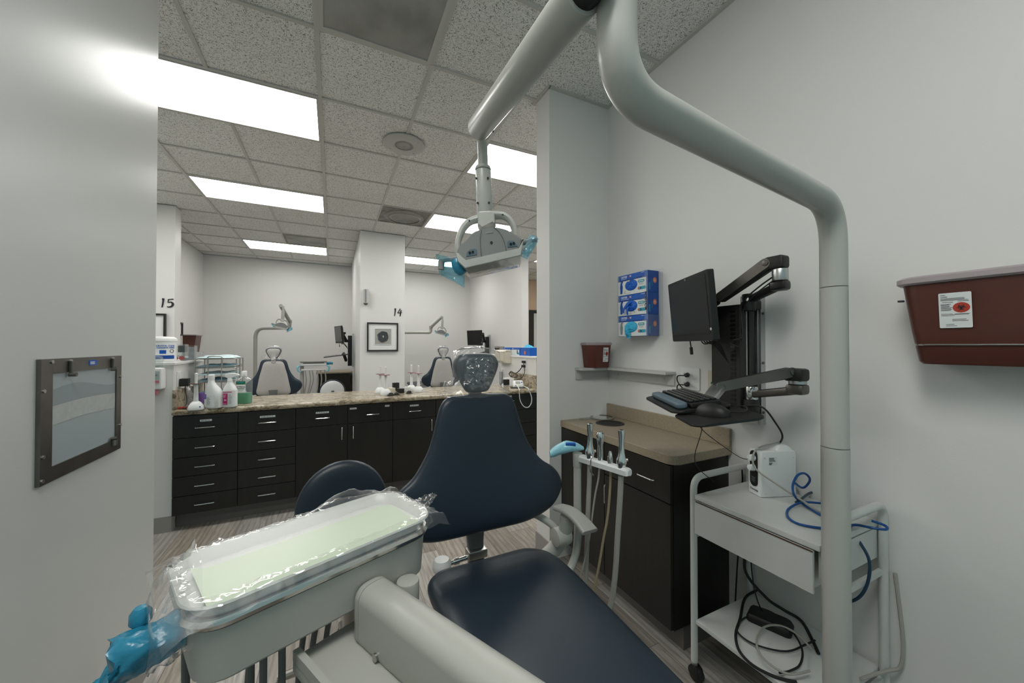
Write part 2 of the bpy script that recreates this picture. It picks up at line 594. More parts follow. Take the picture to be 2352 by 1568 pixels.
def granite_mat():
    m, nt, b, tc = nodes_mat('granite', .16, .5)
    v = tc.outputs['Object']
    n1 = tex_noise(nt, v, 26, 6, .8, .65, stretch=(.55, 1, 1))
    n2 = tex_noise(nt, v, 110, 4, .3, .6)
    n3 = tex_noise(nt, v, 7, 4, 1.2)
    c1 = ramp(nt, n1, [(.25, (.045, .038, .03)), (.40, (.20, .155, .10)), (.52, (.44, .385, .29)), (.75, (.56, .51, .42))])
    c2 = ramp(nt, n2, [(.3, (.25, .22, .18)), (.44, (.95, .95, .95)), (.7, (1.1, 1.08, 1.05))])
    c3 = ramp(nt, n3, [(.3, (.72, .68, .6)), (.7, (1.1, 1.08, 1.05))])
    c = mixc(nt, 1.0, c1, c2, 'MULTIPLY'); c = mixc(nt, .8, c, c3, 'MULTIPLY')
    nt.links.new(c, b.inputs['Base Color'])
    return m


def laminate_mat():
    m, nt, b, tc = nodes_mat('tan_laminate', .38, .4)
    v = tc.outputs['Object']
    n1 = tex_noise(nt, v, 260, 3, .2); n2 = tex_noise(nt, v, 90, 3)
    c = mixc(nt, .5, ramp(nt, n1, [(.35, (.22, .175, .12)), (.65, (.38, .32, .235))]), ramp(nt, n2, [(.3, (.25, .205, .145)), (.7, (.35, .295, .215))]))
    nt.links.new(c, b.inputs['Base Color'])
    return m


def darkwood_mat(name='dark_laminate', k=1.0):
    m, nt, b, tc = nodes_mat(name, .34, .4)
    n1 = tex_noise(nt, tc.outputs['Object'], 30, 4, .5, .6, stretch=(1, 1, .12))
    c = ramp(nt, n1, [(.3, (.0115 * k, .0105 * k, .0085 * k)), (.7, (.018 * k, .0165 * k, .0135 * k))])
    nt.links.new(c, b.inputs['Base Color'])
    return m


def vent_mat():
    m, nt, b, tc = nodes_mat('dusty_vent_mesh', .6, .3)
    v = tc.outputs['Object']
    ck = nt.nodes.new('ShaderNodeTexVoronoi'); ck.inputs['Scale'].default_value = 150; ck.inputs['Randomness'].default_value = 0
    nt.links.new(v, ck.inputs['Vector'])
    d = ramp(nt, ck.outputs['Distance'], [(.33, (.28, .28, .28)), (.42, (1, 1, 1))])
    n = tex_noise(nt, v, 3.2, 4, .25)
    c = ramp(nt, n, [(.25, (.20, .195, .18)), (.5, (.36, .355, .335)), (.7, (.42, .415, .395))])
    c = mixc(nt, 1.0, c, d, 'MULTIPLY')
    nt.links.new(c, b.inputs['Base Color'])
    return m


MT['tile'] = tile_mat(); MT['floor'] = floor_mat(); MT['granite'] = granite_mat(); MT['lam'] = laminate_mat()
MT['dark'] = darkwood_mat(); MT['dark2'] = darkwood_mat('dark_laminate_side', 1.0); MT['vent'] = vent_mat()
MT['dusty'] = mat('dusty_diffuser', (.24, .23, .205), .7, var=.3, vscale=9)
MT['panel'] = mat('light_diffuser', (.8, .8, .8), .5, emit=PANEL_E, ecol=(1.0, .99, .955))
MT['panel2'] = mat('light_diffuser_cool', (.8, .8, .8), .5, emit=PANEL2_E, ecol=(1.0, .995, .96))
MT['warm'] = mat('warm_paint', (.70, .52, .36), .6)
MT['white_sp'] = mat('speaker_paint', (.48, .48, .45), .45)

X0, X1, Y0, Y1 = -4.2, 6.2, -1.2, 8.6
fl = MB().bb((X0, Y0, -.06), (X1, Y1, 0)); struct('floor', fl, MT['floor'])
ce = MB().bb((X0, Y0, HC + .006), (X1, Y1, HC + .08)); struct('ceiling', ce, MT['tile'])

g = MB()
for i in range(-6, 11, 2): g.bb((gx(i) - .012, Y0, HC - .004), (gx(i) + .012, Y1, HC + .0055))
for j in range(-6, 11): g.bb((X0, gy(j) - .011, HC - .003), (X1, gy(j) + .011, HC + .0057))
struct('trim_1', g, MT['tee'])
LIGHTS = [(-2, 1), (-2, 4), (-2, 8), (2, 1), (2, 4), (2, 8), (6, 6), (-6, 1), (6, 1), (-6, 4), (6, 4), (-1, -4)]  # panels beyond walls and over far left/right corridors are unseen, added for light
litc = {(i, j) for i, j in LIGHTS} | {(i + 1, j) for i, j in LIGHTS}
g = MB()
for i in range(-5, 10, 2):
    for j in range(-6, 10):
        if (i - 1, j) in litc: continue
        g.bb((gx(i) - .011, gy(j) + .011, HC - .002), (gx(i) + .011, gy(j + 1) - .011, HC + .0058))
struct('trim_2', g, MT['tee'])


def wallbox(name, a, b, m='wall'):
    return struct(name, MB().bb(a, b), MT[m])


# our bay
g = MB()
g.bb((XR - .022, Y0, HC - .0045), (XR - .0005, YB - .0005, HC + .0054)); g.bb((1.25, YB - .022, HC - .0045), (XR - .0225, YB - .0005, HC + .0054)); g.bb((1.236, YB - .022, HC - .0045), (1.2575, YB + .19, HC + .0054))
struct('trim_5', g, MT['tee'])
wallbox('wall_left', (XL - .14, Y0, 0), (XL, 2.145, HC - .004), 'wall_gloss')
wallbox('wall_right', (XR, Y0, 0), (XR + .12, YB + .16, HC - .004))
wallbox('wall_return', (1.258, YB, 0), (XR, YB + .165, HC - .004))
struct('baseboard_return', MB().bb((1.25, YB - .001, 0), (1.2579, YB + .17, .115)), MT['base'])
struct('baseboard_right', MB().bb((XR - .008, Y0, 0), (XR - .0005, 1.05, .115)), MT['base'])
struct('baseboard_left', MB().bb((XL + .0005, Y0, 0), (XL + .008, 2.15, .115)), MT['base'])
# low wall at the left end of the long counter and its twin on the right
LW = 1.230
wallbox('wall_low_left', (-2.6, 3.585, 0), (-1.066, 4.25, LW))
struct('trim_3', MB().bb((-2.6, 3.575, LW), (-1.056, 4.26, LW + .022), bevel=.004), MT['wall'])
struct('baseboard_low', MB().bb((-2.6, 3.577, 0), (-1.066, 3.5845, .115)), MT['base'])
wallbox('wall_low_right', (2.035, 3.585, 0), (2.9, 5.0, LW))
struct('trim_4', MB().bb((2.025, 3.575, LW), (2.9, 5.01, LW + .022), bevel=.004), MT['wall'])
# far bays
wallbox('wall_back', (X0, 8.55, 0), (X1, 8.7, HC - .004))
wallbox('wall_bay_left', (-2.3, 5.92, 0), (-2.14, 8.549, HC - .004))
wallbox('wall_pillar_left', (-4.2, 5.73, 0), (-1.70, 5.919, HC - .004))
wallbox('wall_divider', (.355, 5.77, 0), (.985, 8.549, HC - .004))
wallbox('wall_bay_right', (2.99, 5.77, 0), (3.12, 8.549, HC - .004))
wallbox('wall_outer_left', (X0, Y0, 0), (X0 + .1, 5.72, HC - .004))
wallbox('wall_outer_right', (X1 - .1, Y0, 0), (X1, 8.54, HC - .004))
wallbox('wall_warm', (3.125, 8.3, 0), (6.0, 8.54, HC - .004), 'warm')


def ceiling_light(i, j, label, pm='panel'):
    t = thing('ceiling_light', label, 'ceiling light', (gx(i + 1), gy(j) + T / 2, HC - .012), 0, 'fluorescent ceiling panels')
    a, b = V((gx(i) + .012, gy(j) + .011, 0)), V((gx(i + 2) - .012, gy(j + 1) - .011, 0))
    f = MB(); w = .012
    for p, q in (((a.x, a.y), (b.x, a.y + w)), ((a.x, b.y - w), (b.x, b.y)), ((a.x, a.y + w), (a.x + w, b.y - w)), ((b.x - w, a.y + w), (b.x, b.y - w))):
        f.bb((p[0], p[1], HC - .006), (q[0], q[1], HC + .0055))
    f.build('frame', MT['tee'], t)
    MB().bb((a.x + w, a.y + w, HC - .001), (b.x - w, b.y - w, HC + .004)).build('diffuser', MT[pm], t)
    return t


for (i, j), lb in zip(LIGHTS, ['large bright ceiling panel at upper left beside the left wall edge', 'bright ceiling panel in the middle of the left row of three',
                               'smallest bright ceiling panel of the left row above the rear bay', 'bright ceiling panel right behind the lamp stem at the column',
                               'bright ceiling panel behind the dental lamp yoke', 'farthest bright ceiling panel right of the pillar numbered 14',
                               'small bright ceiling panel over the warm far corridor', 'unseen ceiling panel added for light beyond the left wall', 'unseen ceiling panel added for light beyond the right wall', 'unseen ceiling panel added for light over the far left corridor', 'unseen ceiling panel added for light over the far right corridor', 'ceiling panel in the near bay above the dental chair']):
    ceiling_light(i, j, lb, 'panel2' if j < 0 else 'panel')


def ceiling_vent(i, j, label, kind):
    t = thing('ceiling_vent', label, 'vent', (gx(i) + T / 2, gy(j) + T / 2, HC - .012))
    a, b = V((gx(i) + .012, gy(j) + .011, 0)), V((gx(i + 1) - .012, gy(j + 1) - .011, 0))
    f = MB(); w = .022
    for p, q in (((a.x, a.y), (b.x, a.y + w)), ((a.x, b.y - w), (b.x, b.y)), ((a.x, a.y + w), (a.x + w, b.y - w)), ((b.x - w, a.y + w), (b.x, b.y - w))):
        f.bb((p[0], p[1], HC - .008), (q[0], q[1], HC + .0055))
    f.build('frame', MT['tee'] if kind == 0 else MT['dusty'], t)
    MB().bb((a.x + w, a.y + w, HC - .003), (b.x - w, b.y - w, HC + .004)).build('mesh_panel', MT['vent'] if kind != 1 else MT['dusty'], t)
    if kind == 1:
        c = (a + b) / 2
        d = MB().lathe([(0, -.004), (.15, -.004), (.20, .0), (.235, .010), (.245, .012), (.245, .014), (0, .014)], M.Translation((c.x, c.y, HC - .02)), 40)
        d.lathe([(.19, -.010), (.20, -.010), (.205, 0), (.18, 0)], M.Translation((c.x, c.y, HC - .02)), 40)
        d.build('round_diffuser', MT['vent'], t)


ceiling_vent(0, -1, 'large dusty perforated return grille at the top of the frame', 0)
ceiling_vent(1, 4, 'dirty square vent with a round diffuser above the pillar numbered 14', 1)
ceiling_vent(-1, 7, 'small dusty grille above the rear left bay', 2)
ceiling_vent(4, 7, 'dusty grille half hidden behind the dental lamp', 2)

sp = PZ(928, 330, HC)
t = thing('ceiling_speaker', 'round white loudspeaker set in the ceiling tiles', 'speaker', (sp.x, sp.y, HC - .012))
MB().lathe([(.075, 0), (.158, .001), (.165, .006), (.165, .0135), (.075, .0135)], M.Translation((sp.x, sp.y, HC - .018)), 48).build('rim', MT['white_sp'], t)
MB().lathe([(0, -.006), (.06, -.002), (.0755, .003), (.0755, .012), (0, .012)], M.Translation((sp.x, sp.y, HC - .018)), 48).build('grille', MT['vent'], t)
for k in range(4):
    a = PI / 4 + k * PI / 2
    s = MB()
    s.cyl((sp.x + .135 * math.cos(a), sp.y + .135 * math.sin(a), HC - .0195), (sp.x + .135 * math.cos(a), sp.y + .135 * math.sin(a), HC - .016), .005, n=10)
    s.build('screw', MT['steel'], t)

# daylight from behind the camera
w = bpy.data.worlds.new('world'); SC.world = w; w.use_nodes = True
w.node_tree.nodes['Background'].inputs['Color'].default_value = (.56, .85, .88, 1)
w.node_tree.nodes['Background'].inputs['Strength'].default_value = WORLD_E
# ================================================================ DENTAL CHAIRS
def sym(pts):
    """right half outline (x>0), bottom to top -> closed smooth outline"""
    full = pts + [(-x, y) for x, y in pts[::-1]]
    c = catmull([(x, y, 0) for x, y in full], 5, True)
    return [(p.x, p.y) for p in c]


BACK = sym([(.10, -.268), (.20, -.258), (.285, -.222), (.328, -.165), (.332, -.118), (.305, -.072), (.25, -.03), (.205, .035), (.180, .095), (.163, .158), (.147, .205), (.118, .232), (.06, .238)])
BACKSH = sym([(.10, -.258), (.18, -.245), (.205, -.20), (.193, -.12), (.178, -.04), (.162, .03), (.143, .10), (.128, .16), (.112, .195), (.085, .212), (.04, .215)])
HEADR = sym([(.022, -.075), (.045, -.068), (.068, -.03), (.088, .015), (.091, .042), (.075, .066), (.04, .076)])
SEAT = sym([(.10, -1.50), (.16, -1.46), (.185, -1.30), (.20, -1.0), (.215, -.6), (.228, -.25), (.226, -.10), (.19, -.03), (.12, 0.0)])


def dental_chair(label, group, loc, rz, arm_side=1):
    t = thing('dental_chair', label, 'dental chair', loc, rz, group)
    # local frame: sitter faces -y, backrest plane near y=0
    tilt = math.radians(5)
    TB = M.Translation((0, 0, .955)) @ M.Rotation(-tilt, 4, 'X') @ M.Rotation(PI / 2, 4, 'X')   # local z -> -y (front)
    def curve(a):
        return V((a.x, a.y, a.z + .35 * a.x * a.x))
    MB().pillow(BACK, .030, .030, TB, rings=9, p=7, q=2.2, c=(0, -.09), bulge=curve).build('backrest', MT['navy'], t, False, 60)
    MB().pillow(BACKSH, .0, .035, TB @ M.Translation((0, 0, -.012)), rings=8, p=6, q=2.2, c=(0, -.05), bulge=curve).build('back_shell', MT['greyshell'], t, False, 60)
    m = MB(); m.box((0, .05, 1.19), (.052, .022, .10), bevel=.006); m.box((0, .062, 1.24), (.04, .02, .12), bevel=.005)
    m.build('headrest_post', MT['greyshell'], t, False)
    TH = M.Translation((0, .035, 1.272)) @ M.Rotation(-.10, 4, 'X') @ M.Rotation(PI / 2, 4, 'X')
    h = MB().pillow(HEADR, .034, .016, TH, rings=8, p=4.5, q=2.2).build('headrest', MT['navy'], t, False, 60)
    sh = [(x * .84, y * .84) for x, y in HEADR]
    MB().pillow(sh, 0, .022, TH @ M.Translation((0, 0, -.008)), rings=6, p=4).build('headrest_shell', MT['greyshell'], t, False, 60)
    # seat with raised foot end
    def sb(a):
        y = a.y
        up = .05 * max(0, (-.75 - y)) if y < -.75 else 0
        return V((a.x, y, a.z + .25 * a.x * a.x + up - .02 * max(0, 1 + y / .25 if y > -.25 else 0)))
    st = [(x, y) for x, y in SEAT]
    MB().pillow(st, .045, .04, M.Translation((0, -.035, .600)), rings=9, p=6, q=2.2, c=(0, -.65), bulge=sb).build('seat', MT['navy'], t, False, 60)
    MB().pillow([(x * .82, y * .93 - .03) for x, y in SEAT], .0, .05, M.Translation((0, -.035, .575)), rings=6, p=8, c=(0, -.65)).build('seat_shell', MT['greyshell'], t, False, 60)
    # back post
    p = MB()
    p.loft([[(x, y, z) for x, y in rrect(w, d, .012, 3, 0, yy)] for w, d, z, yy in ((.105, .03, .78, .06), (.085, .035, .70, .055), (.062, .04, .62, .045), (.058, .045, .52, .03), (.07, .06, .44, -.02))])
    p.build('back_post', MT['beiged'], t, False)
    MB().box((0, .03, .585), (.078, .05, .035), bevel=.008).build('post_collar', MT['steel'], t, False)
    k = MB(); k.lathe([(0, 0), (.028, 0), (.034, .012), (.034, .032), (.026, .044), (0, .047)], M.Translation((-.135, .03, .548)))
    k.build('swivel_knob', MT['white'], t, False)
    MB().cyl((-.115, .03, .568), (-.03, .03, .575), .009).cyl((-.09, .03, .57), (-.07, .03, .572), .013).build('swivel_rod', MT['chrome'], t, False)
    # armrests
    for s in ((-1, 1) if arm_side == 0 else (arm_side,)):
        pad = catmull([(s * .305, -.075, .740), (s * .325, -.11, .738), (s * .345, -.155, .720), (s * .358, -.205, .690)], 6)
        rings = []
        for i, q in enumerate(pad):
            w = .026 + .009 * i / len(pad)
            tg = (pad[min(i + 1, len(pad) - 1)] - pad[max(i - 1, 0)]).normalized()
            b = V((1, 0, 0)); nn = b.cross(tg).normalized()
            if nn.z < 0: nn = -nn
            rings.append([q + b * x + nn * z for x, z in rrect(w * 2, .022, .009, 3)])
        MB().loft(rings).build('armrest_pad', MT['beige'], t, False)
        a = MB().tube([(s * .325, -.10, .715), (s * .33, -.085, .65), (s * .318, -.05, .58), (s * .26, -.03, .52)], [.020, .024, .028, .028], n=14, flat=1.3)
        a.build('armrest_arm', MT['beige'], t, False)
        MB().cyl((s * .285, -.075, .625), (s * .350, -.075, .625), .036, bevel=.006).build('armrest_hub', MT['beige'], t, False)
        MB().tube([(s * .20, .015, .71), (s * .25, -.01, .69), (s * .30, -.05, .655), (s * .312, -.065, .63)], .014, n=12).build('armrest_link', MT['beige'], t, False)
    # base
    b = MB(); b.box((0, -.55, .30), (.16, .55, .14), bevel=.03); b.box((0, -.30, .44), (.18, .62, .14), bevel=.03)
    b.build('lift_arm', MT['beige'], t, False)
    MB().loft([[(x, y, z) for x, y in rrect(w, l, .08, 5, 0, -.62)] for w, l, z in ((.44, .86, 0), (.44, .86, .03), (.38, .78, .06), (.26, .5, .24))]).build('base', MT['beiged'], t, False)
    return t


CH = dental_chair('navy dental chair in the foreground with an empty backrest facing the camera', 'dental chairs', (.500, 1.315, 0), 0)


def headrest_bag(label, c, sx=1.0, seed=1, name='plastic_headrest_cover'):
    """clear bag pulled over the headrest, skirt hanging out below"""
    rnd = random.Random(seed)
    m = MB(); n = 56
    rows = []
    prof = [(.10, .100, .030), (.70, .094, .042), (1.04, .080, .052), (1.10, .05, .056), (1.10, .015, .058), (1.10, -.02, .060), (1.06, -.04, .062), (1.16, -.058, .070), (1.40, -.072, .082), (1.58, -.080, .09)]
    for i, (w, z, th) in enumerate(prof):
        r = []
        for j in range(n):
            a = 2 * PI * j / n
            k = 1 + (.10 if i > 5 else .035) * NZ.noise(V((3 * math.cos(a) + seed, 3 * math.sin(a), i * .7))) * (1 + .3 * (i > 7))
            ww = .088 * w * k
            x = ww * math.copysign(abs(math.cos(a)) ** .8, math.cos(a))
            y = th * .9 * k * math.sin(a) + .006 * NZ.noise(V((a * 5, z * 60, seed)))
            zz = z + .010 * NZ.noise(V((a * 4, i * .9, seed + 4)))
            if math.cos(a) < -.3 and i in (6, 7): x -= .045 * (-math.cos(a) - .3); zz += .012
            r.append(V((x * sx, y, zz)) + V(c))
        rows.append(r)
    m.loft(rows, True, (True, False))
    o = m.build(name, MT['filmbag'], None, True, 180)
    return tag(o, label, 'plastic cover')


headrest_bag('crinkled clear plastic bag pulled over the headrest of the foreground dental chair', (.500, 1.338, 1.272))
# crinkles of the bag pressed on the front of the cushion
def crinkle_sheet(fn, nu, nv, amp, seed, fr=30):
    def g(u, v):
        p, nrm = fn(u, v)
        q = p * fr
        h = 0
        for ang, fq, ph, am in ((.5, 30, .2, 1.0), (1.7, 24, .6, 1.0), (2.6, 38, .1, .8), (1.1, 52, .8, .55), (.1, 47, .4, .5)):
            t = (p.x * math.cos(ang) + p.z * math.sin(ang)) * fq + ph + .35 * NZ.noise(V((p.x * 9, p.z * 9, seed + fq)))
            h += am * (abs((t % 1) - .5) * 4 - 1)
        t = (p.x * .58 - p.z * .81) * 38 + 1.5 * NZ.noise(V((p.x * 22, p.z * 22, seed + 1))) + .5 * NZ.noise(V((p.x * 60, p.z * 60, seed + 2)))
        f_ = t % 1
        h += (f_ / .72 if f_ < .72 else (1 - f_) / .28) * .72 / 38 * .62 / amp - 2.5
        e = min(1, 5 * (1 - max(abs(2 * u - 1), abs(2 * v - 1))))
        return p + nrm * amp * h * e
    return MB().sheet(g, nu, nv)


def fs(u, v):
    z = (v - .5) * .122; x = (u - .5) * (.112 + .20 * z) * (1 - .25 * abs(2 * v - 1) ** 4)
    return V((.500 + x, 1.338 - .045 + .9 * x * x + .12 * z, 1.272 + z)), V((0, -1, 0))


o = crinkle_sheet(fs, 140, 140, .0009, 3).build('plastic_headrest_film', film('shiny_film', gloss=.05, rough=.15, haze=.0), None, True, 22)
tag(o, 'shiny wrinkled film stretched over the front of the foreground headrest', 'plastic cover')

# ================================================================ DENTAL LIGHT (near bay)
S = .97 / 850
LO = V((1120, 575, 0))
ZR = lambda x, y: (960 + x / 3.919, 250 + y / 3.919)


def LP(x, y):                       # lamp survey units -> local lamp metres (x right, z up)
    u, v = ZR(x, y)
    return ((u - 1120) * S, -(v - 575) * S)


def lamp_head(t, T):
    """lamp head, yoke and handles in a frame with x right, y away from viewer, z up"""
    R = T @ M.Rotation(PI / 2, 4, 'X')       # prism xy -> xz plane, extrude towards -y
    def pr(poly, y0, y1, bev=.004):
        return MB().prism([LP(*p) for p in poly], y1 - y0, R @ M.Translation((0, 0, -y1)), bevel=bev)
    cover = [(352, 1318), (375, 1265), (440, 1205), (500, 1140), (560, 1108), (640, 1088), (720, 1088), (800, 1108), (870, 1150), (940, 1182), (915, 1285), (440, 1392), (385, 1322)]
    c = pr([(p.x, p.y) for p in rounded([(a, b, 0) for a, b in cover], 25, 3, True)], -.02, .11, .006).build('lamp_cover', MT['lampgrey'], t)
    rim = [(350, 1315), (385, 1322), (440, 1392), (915, 1285), (940, 1180), (950, 1195), (926, 1338), (436, 1452), (372, 1392)]
    pr(rim, -.026, .12, .003).build('lamp_rim', MT['tube'], t)
    pr([(483, 1118), (515, 1098), (688, 1068), (700, 1090), (560, 1116), (500, 1148)], .0, .09, .002).build('top_cap', MT['white'], t)
    for path in ([(578, 1110), (567, 1180), (570, 1270), (580, 1362)], [(690, 1088), (745, 1145), (780, 1220), (800, 1312)]):
        MB().tube([T @ V((LP(*p)[0], -.0208, LP(*p)[1])) for p in path], .0009, n=6).build('seam', MT['beiged'], c)
    def disc(x, y, r, y0, name, m, par):
        a = V((LP(x, y)[0], y0, LP(x, y)[1])); MB().cyl(T @ a, T @ (a + V((0, -.002, 0))), r, n=20).build(name, m, par)
    disc(665, 1222, .0034, -.0195, 'screw', MT['rubber'], c)
    for cx_, cy_, q in ((490, 1312, 0), (850, 1235, 1)):
        poly = [(cx_ - 48, cy_ + 35), (cx_ - 42, cy_ - 5), (cx_ - 10, cy_ - 32), (cx_ + 30, cy_ - 38), (cx_ + 46, cy_ - 25), (cx_ + 48, cy_ + 18)] if not q else [(cx_ - 42, cy_ + 30), (cx_ - 45, cy_ - 20), (cx_ - 30, cy_ - 34), (cx_ + 10, cy_ - 28), (cx_ + 42, cy_ + 5), (cx_ + 46, cy_ + 22)]
        s = pr(poly, -.0215, -.015, .001).build('sensor_window', MT['wristrest'], t)
        for dx in (-14, 12): disc(cx_ + dx, cy_ - 2 - dx * .25, .0032, -.021, 'sensor_eye', MT['blackgloss'], s)
    pr([(612, 1130), (675, 1120), (677, 1135), (614, 1146)], -.021, -.018, 0).build('maker_plate', MT['inkgrey'], t)
    # clear shield under the rim
    def sf(u, v):
        x = 415 + u * 510; yb = 1452 - (x - 436) * .233
        q = LP(x, yb + 13 * math.sin(PI * v) * (.6 + .4 * math.sin(PI * u)))
        return T @ V((q[0], -.022 + .135 * v, q[1] + .0006 * NZ.noise(V((u * 12, v * 4, 2)))))
    MB().sheet(sf, 40, 10).build('shield', MT['film'], t)
    # yoke
    def L3(x, y, d): return T @ V((LP(x, y)[0], d, LP(x, y)[1]))
    yk = MT['tube']
    for path in ([(545, 930), (450, 962), (385, 1030), (345, 1130), (338, 1220), (352, 1290)], [(665, 905), (760, 905), (830, 955), (868, 1040), (880, 1150)]):
        a = MB().tube([L3(x, y, .045) for x, y in path], [.012, .0105, .0095, .0085, .007], n=12, flat=1.4, up=(0, 1, 0)).build('yoke_arm', yk, t)
        x, y = path[1]
        b = V((LP(x, y + 8)[0], .030, LP(x, y + 8)[1])); MB().cyl(T @ b, T @ (b + V((0, .006, 0))), .0025, n=12).build('screw', MT['rubber'], a)
    pr([(528, 900), (545, 885), (660, 880), (688, 905), (692, 990), (680, 1005), (560, 1015), (545, 1030), (527, 1020)], .022, .068, .006).build('yoke_hub', yk, t)
    sl = MB().cyl(L3(590, 895, .045), L3(573, 482, .045), .0215, n=28, bevel=.002)
    sl = sl.build('stem_sleeve', yk, t)
    MB().cyl(L3(573, 478, .045), L3(572, 440, .045), .0222, .0205, n=28, bevel=.003).build('stem_collar', yk, t)
    MB().cyl(L3(572, 445, .045), L3(566, 215, .045), .0140, n=24).build('stem', yk, t)
    for x, y in ((517, 583), (624, 580), (530, 812), (634, 809)):
        b = V((LP(x, y)[0], .045 - .0185, LP(x, y)[1])); MB().cyl(T @ b, T @ (b + V((0, -.0025, 0))), .003, n=12).build('screw', MT['rubber'], sl)
    # handles with blue barrier sleeves
    for path, nm in (([(370, 1312), (300, 1325), (235, 1328), (195, 1345), (188, 1425)], 'l'), ([(930, 1178), (985, 1162), (1030, 1145), (1078, 1140)], 'r')):
        h = MB().tube([L3(x, y, .03) for x, y in path], [.008, .0085, .0085, .009, .0085], n=12).build('handle', MT['lampgrey'], t)
        if nm == 'l':
            def wf(u, v):
                x0, y0 = 150 + 250 * u, 1300 + 150 * u
                h_ = 40 + 130 * math.sin(PI * min(1, .25 + u * .6))
                yy = 1296 + (1440 - 1296) * (u ** 1.3) * .55 + v * (150 + 60 * u)
                q = LP(x0, yy + 8 * NZ.noise(V((u * 6, v * 6, 1))))
                return T @ V((q[0], .012 + .05 * v * (1 - u) + .006 * NZ.noise(V((u * 9, v * 9, 4))), q[1]))
            def wb(u, v):
                p = wf(u, v); return p + T.to_3x3() @ V((0, .035, 0))
            m = MB().sheet(wf, 14, 12).sheet(wb, 14, 12)
            m.build('barrier_sleeve', MT['filmblue'], h)
            e = MB(); e.lathe([(0, -.024), (.012, -.021), (.017, -.008), (.017, .008), (.012, .021), (0, .024)], frame(L3(360, 1405, .02), T.to_3x3() @ V((0, 1, 0)), z=T.to_3x3() @ V((.5, 0, -.9))), 20)
            e.build('wrapped_knob', MT['wrapblue'], h)
        else:
            def wf(u, v):
                a0, b0 = (1010 + 80 * v, 1118 + 40 * v), (928 + 60 * v, 1300 + 25 * v)
                q = LP(a0[0] + (b0[0] - a0[0]) * u, a0[1] + (b0[1] - a0[1]) * u)
                return T @ V((q[0] + .002 * NZ.noise(V((u * 9, v * 9, 1))), .012 + .012 * math.sin(PI * v) * -1 + .005 * NZ.noise(V((u * 8, v * 8, 5))), q[1]))
            def wb(u, v):
                p = wf(u, v); return p + T.to_3x3() @ V((0, .036 - .02 * abs(v - .5), 0))
            MB().sheet(wf, 14, 10).sheet(wb, 14, 10).build('barrier_sleeve', MT['filmblue'], h)


MT['lampgrey'] = mat('lamp_cover_grey', (.20, .205, .20), .42)
D0 = .0300
C1 = PD(1913, 480, 1.0); C1.z = 1.756
C2 = PD(1417, 205, .556); C2.z = 1.760
LT = thing('dental_light', 'overhead dental light on a bent grey pole standing right of the foreground chair', 'dental light', (C1.x, C1.y, 0), 0, 'dental lights')
pole = [V((C1.x, C1.y, .04)), C1, C2, V((C2.x, C2.y, 1.93))]
MB().tube(rounded(pole[1:][:0] + [V((C1.x, C1.y, 1.535)), C1, C2, V((C2.x, C2.y, 1.925))], [0, .17, .11, 0], 12), D0, n=32, smooth=False).build('pole_arm', MT['tube'], LT)
MB().cyl((C1.x, C1.y, .03), (C1.x, C1.y, 1.105), D0 * 1.02, n=32).build('lower_pole', MT['tube'], LT)
MB().cyl((C1.x, C1.y, 1.107), (C1.x, C1.y, 1.533), D0, n=32).build('upper_pole', MT['tube'], LT)
MB().lathe([(0, 0), (.10, 0), (.10, .012), (.04, .03), (0, .03)], M.Translation((C1.x, C1.y, 0))).build('floor_flange', MT['tube'], LT)
A0, A1 = PD(1352, -35, .535), PD(1099, 296, .985)
ad = (A1 - A0).normalized()
MB().cyl(A0 + ad * .012, A1, .0325, .0305, n=32, bevel=.004).build('spring_arm', MT['tube'], LT)
MB().cyl(A0 - ad * .03, A0 + ad * .016, .026, n=24).build('arm_boot', MT['rubber'], LT)
jt = V((C2.x, C2.y, 1.925))
MB().cyl(jt, jt + V((0, 0, .065)), .034, n=28, bevel=.006).build('swivel_joint', MT['tube'], LT)
MB().tube([jt + V((0, 0, .04)), jt * .5 + (A0 - ad * .03) * .5 + V((0, 0, .03)), A0 - ad * .01], .02, n=16).build('joint_link', MT['rubber'], LT)
TL = M.Translation(PD(1120, 575, .97)) @ M.Rotation(-YAW, 4, 'Z')
lamp_head(LT, TL)
clip = MB().box((0, 0, 0), (.012, .05, .05), T=M.Translation(PD(1093, 296, .968)) @ M.Rotation(-YAW, 4, 'Z') @ M.Rotation(.4, 4, 'Y'), bevel=.003)
for dx, dy in ((0, 0), (-14, -12)):
    b = PD(1132 + dx * .3, 297 + dy * .3, .95)
    MB().cyl(b, b + FWD * .01, .0025, n=10).build('screw', MT['rubber'], LT)

# ================================================================ DELIVERY UNIT
DZ = .965
DR = math.radians(22.5)
DC = V((-.026, .880, 0))
DU = thing('delivery_unit', 'grey delivery unit on a thick arm with a long tray in the foreground', 'dental delivery unit', (DC.x, DC.y, 0), DR, 'delivery units')
LDU = wm(DU)
RR = lambda w, h, r, z, seg=6, cy=0: [V((x, y, z)) for x, y in rrect(w, h, r, seg, 0, cy)]
hb = MB().loft([RR(.405, .180, .04, .848), RR(.420, .196, .045, .856), RR(.432, .206, .05, .938)])
hb.build('head_body', MT['beige'], DU, False)
tr = MB().loft([RR(.424, .198, .048, .938), RR(.442, .214, .053, .942), RR(.450, .221, .056, .950), RR(.442, .213, .053, .957), RR(.432, .204, .050, .957), RR(.427, .199, .048, .946)])
tr.build('tray_holder', MT['polsteel'], DU, False)
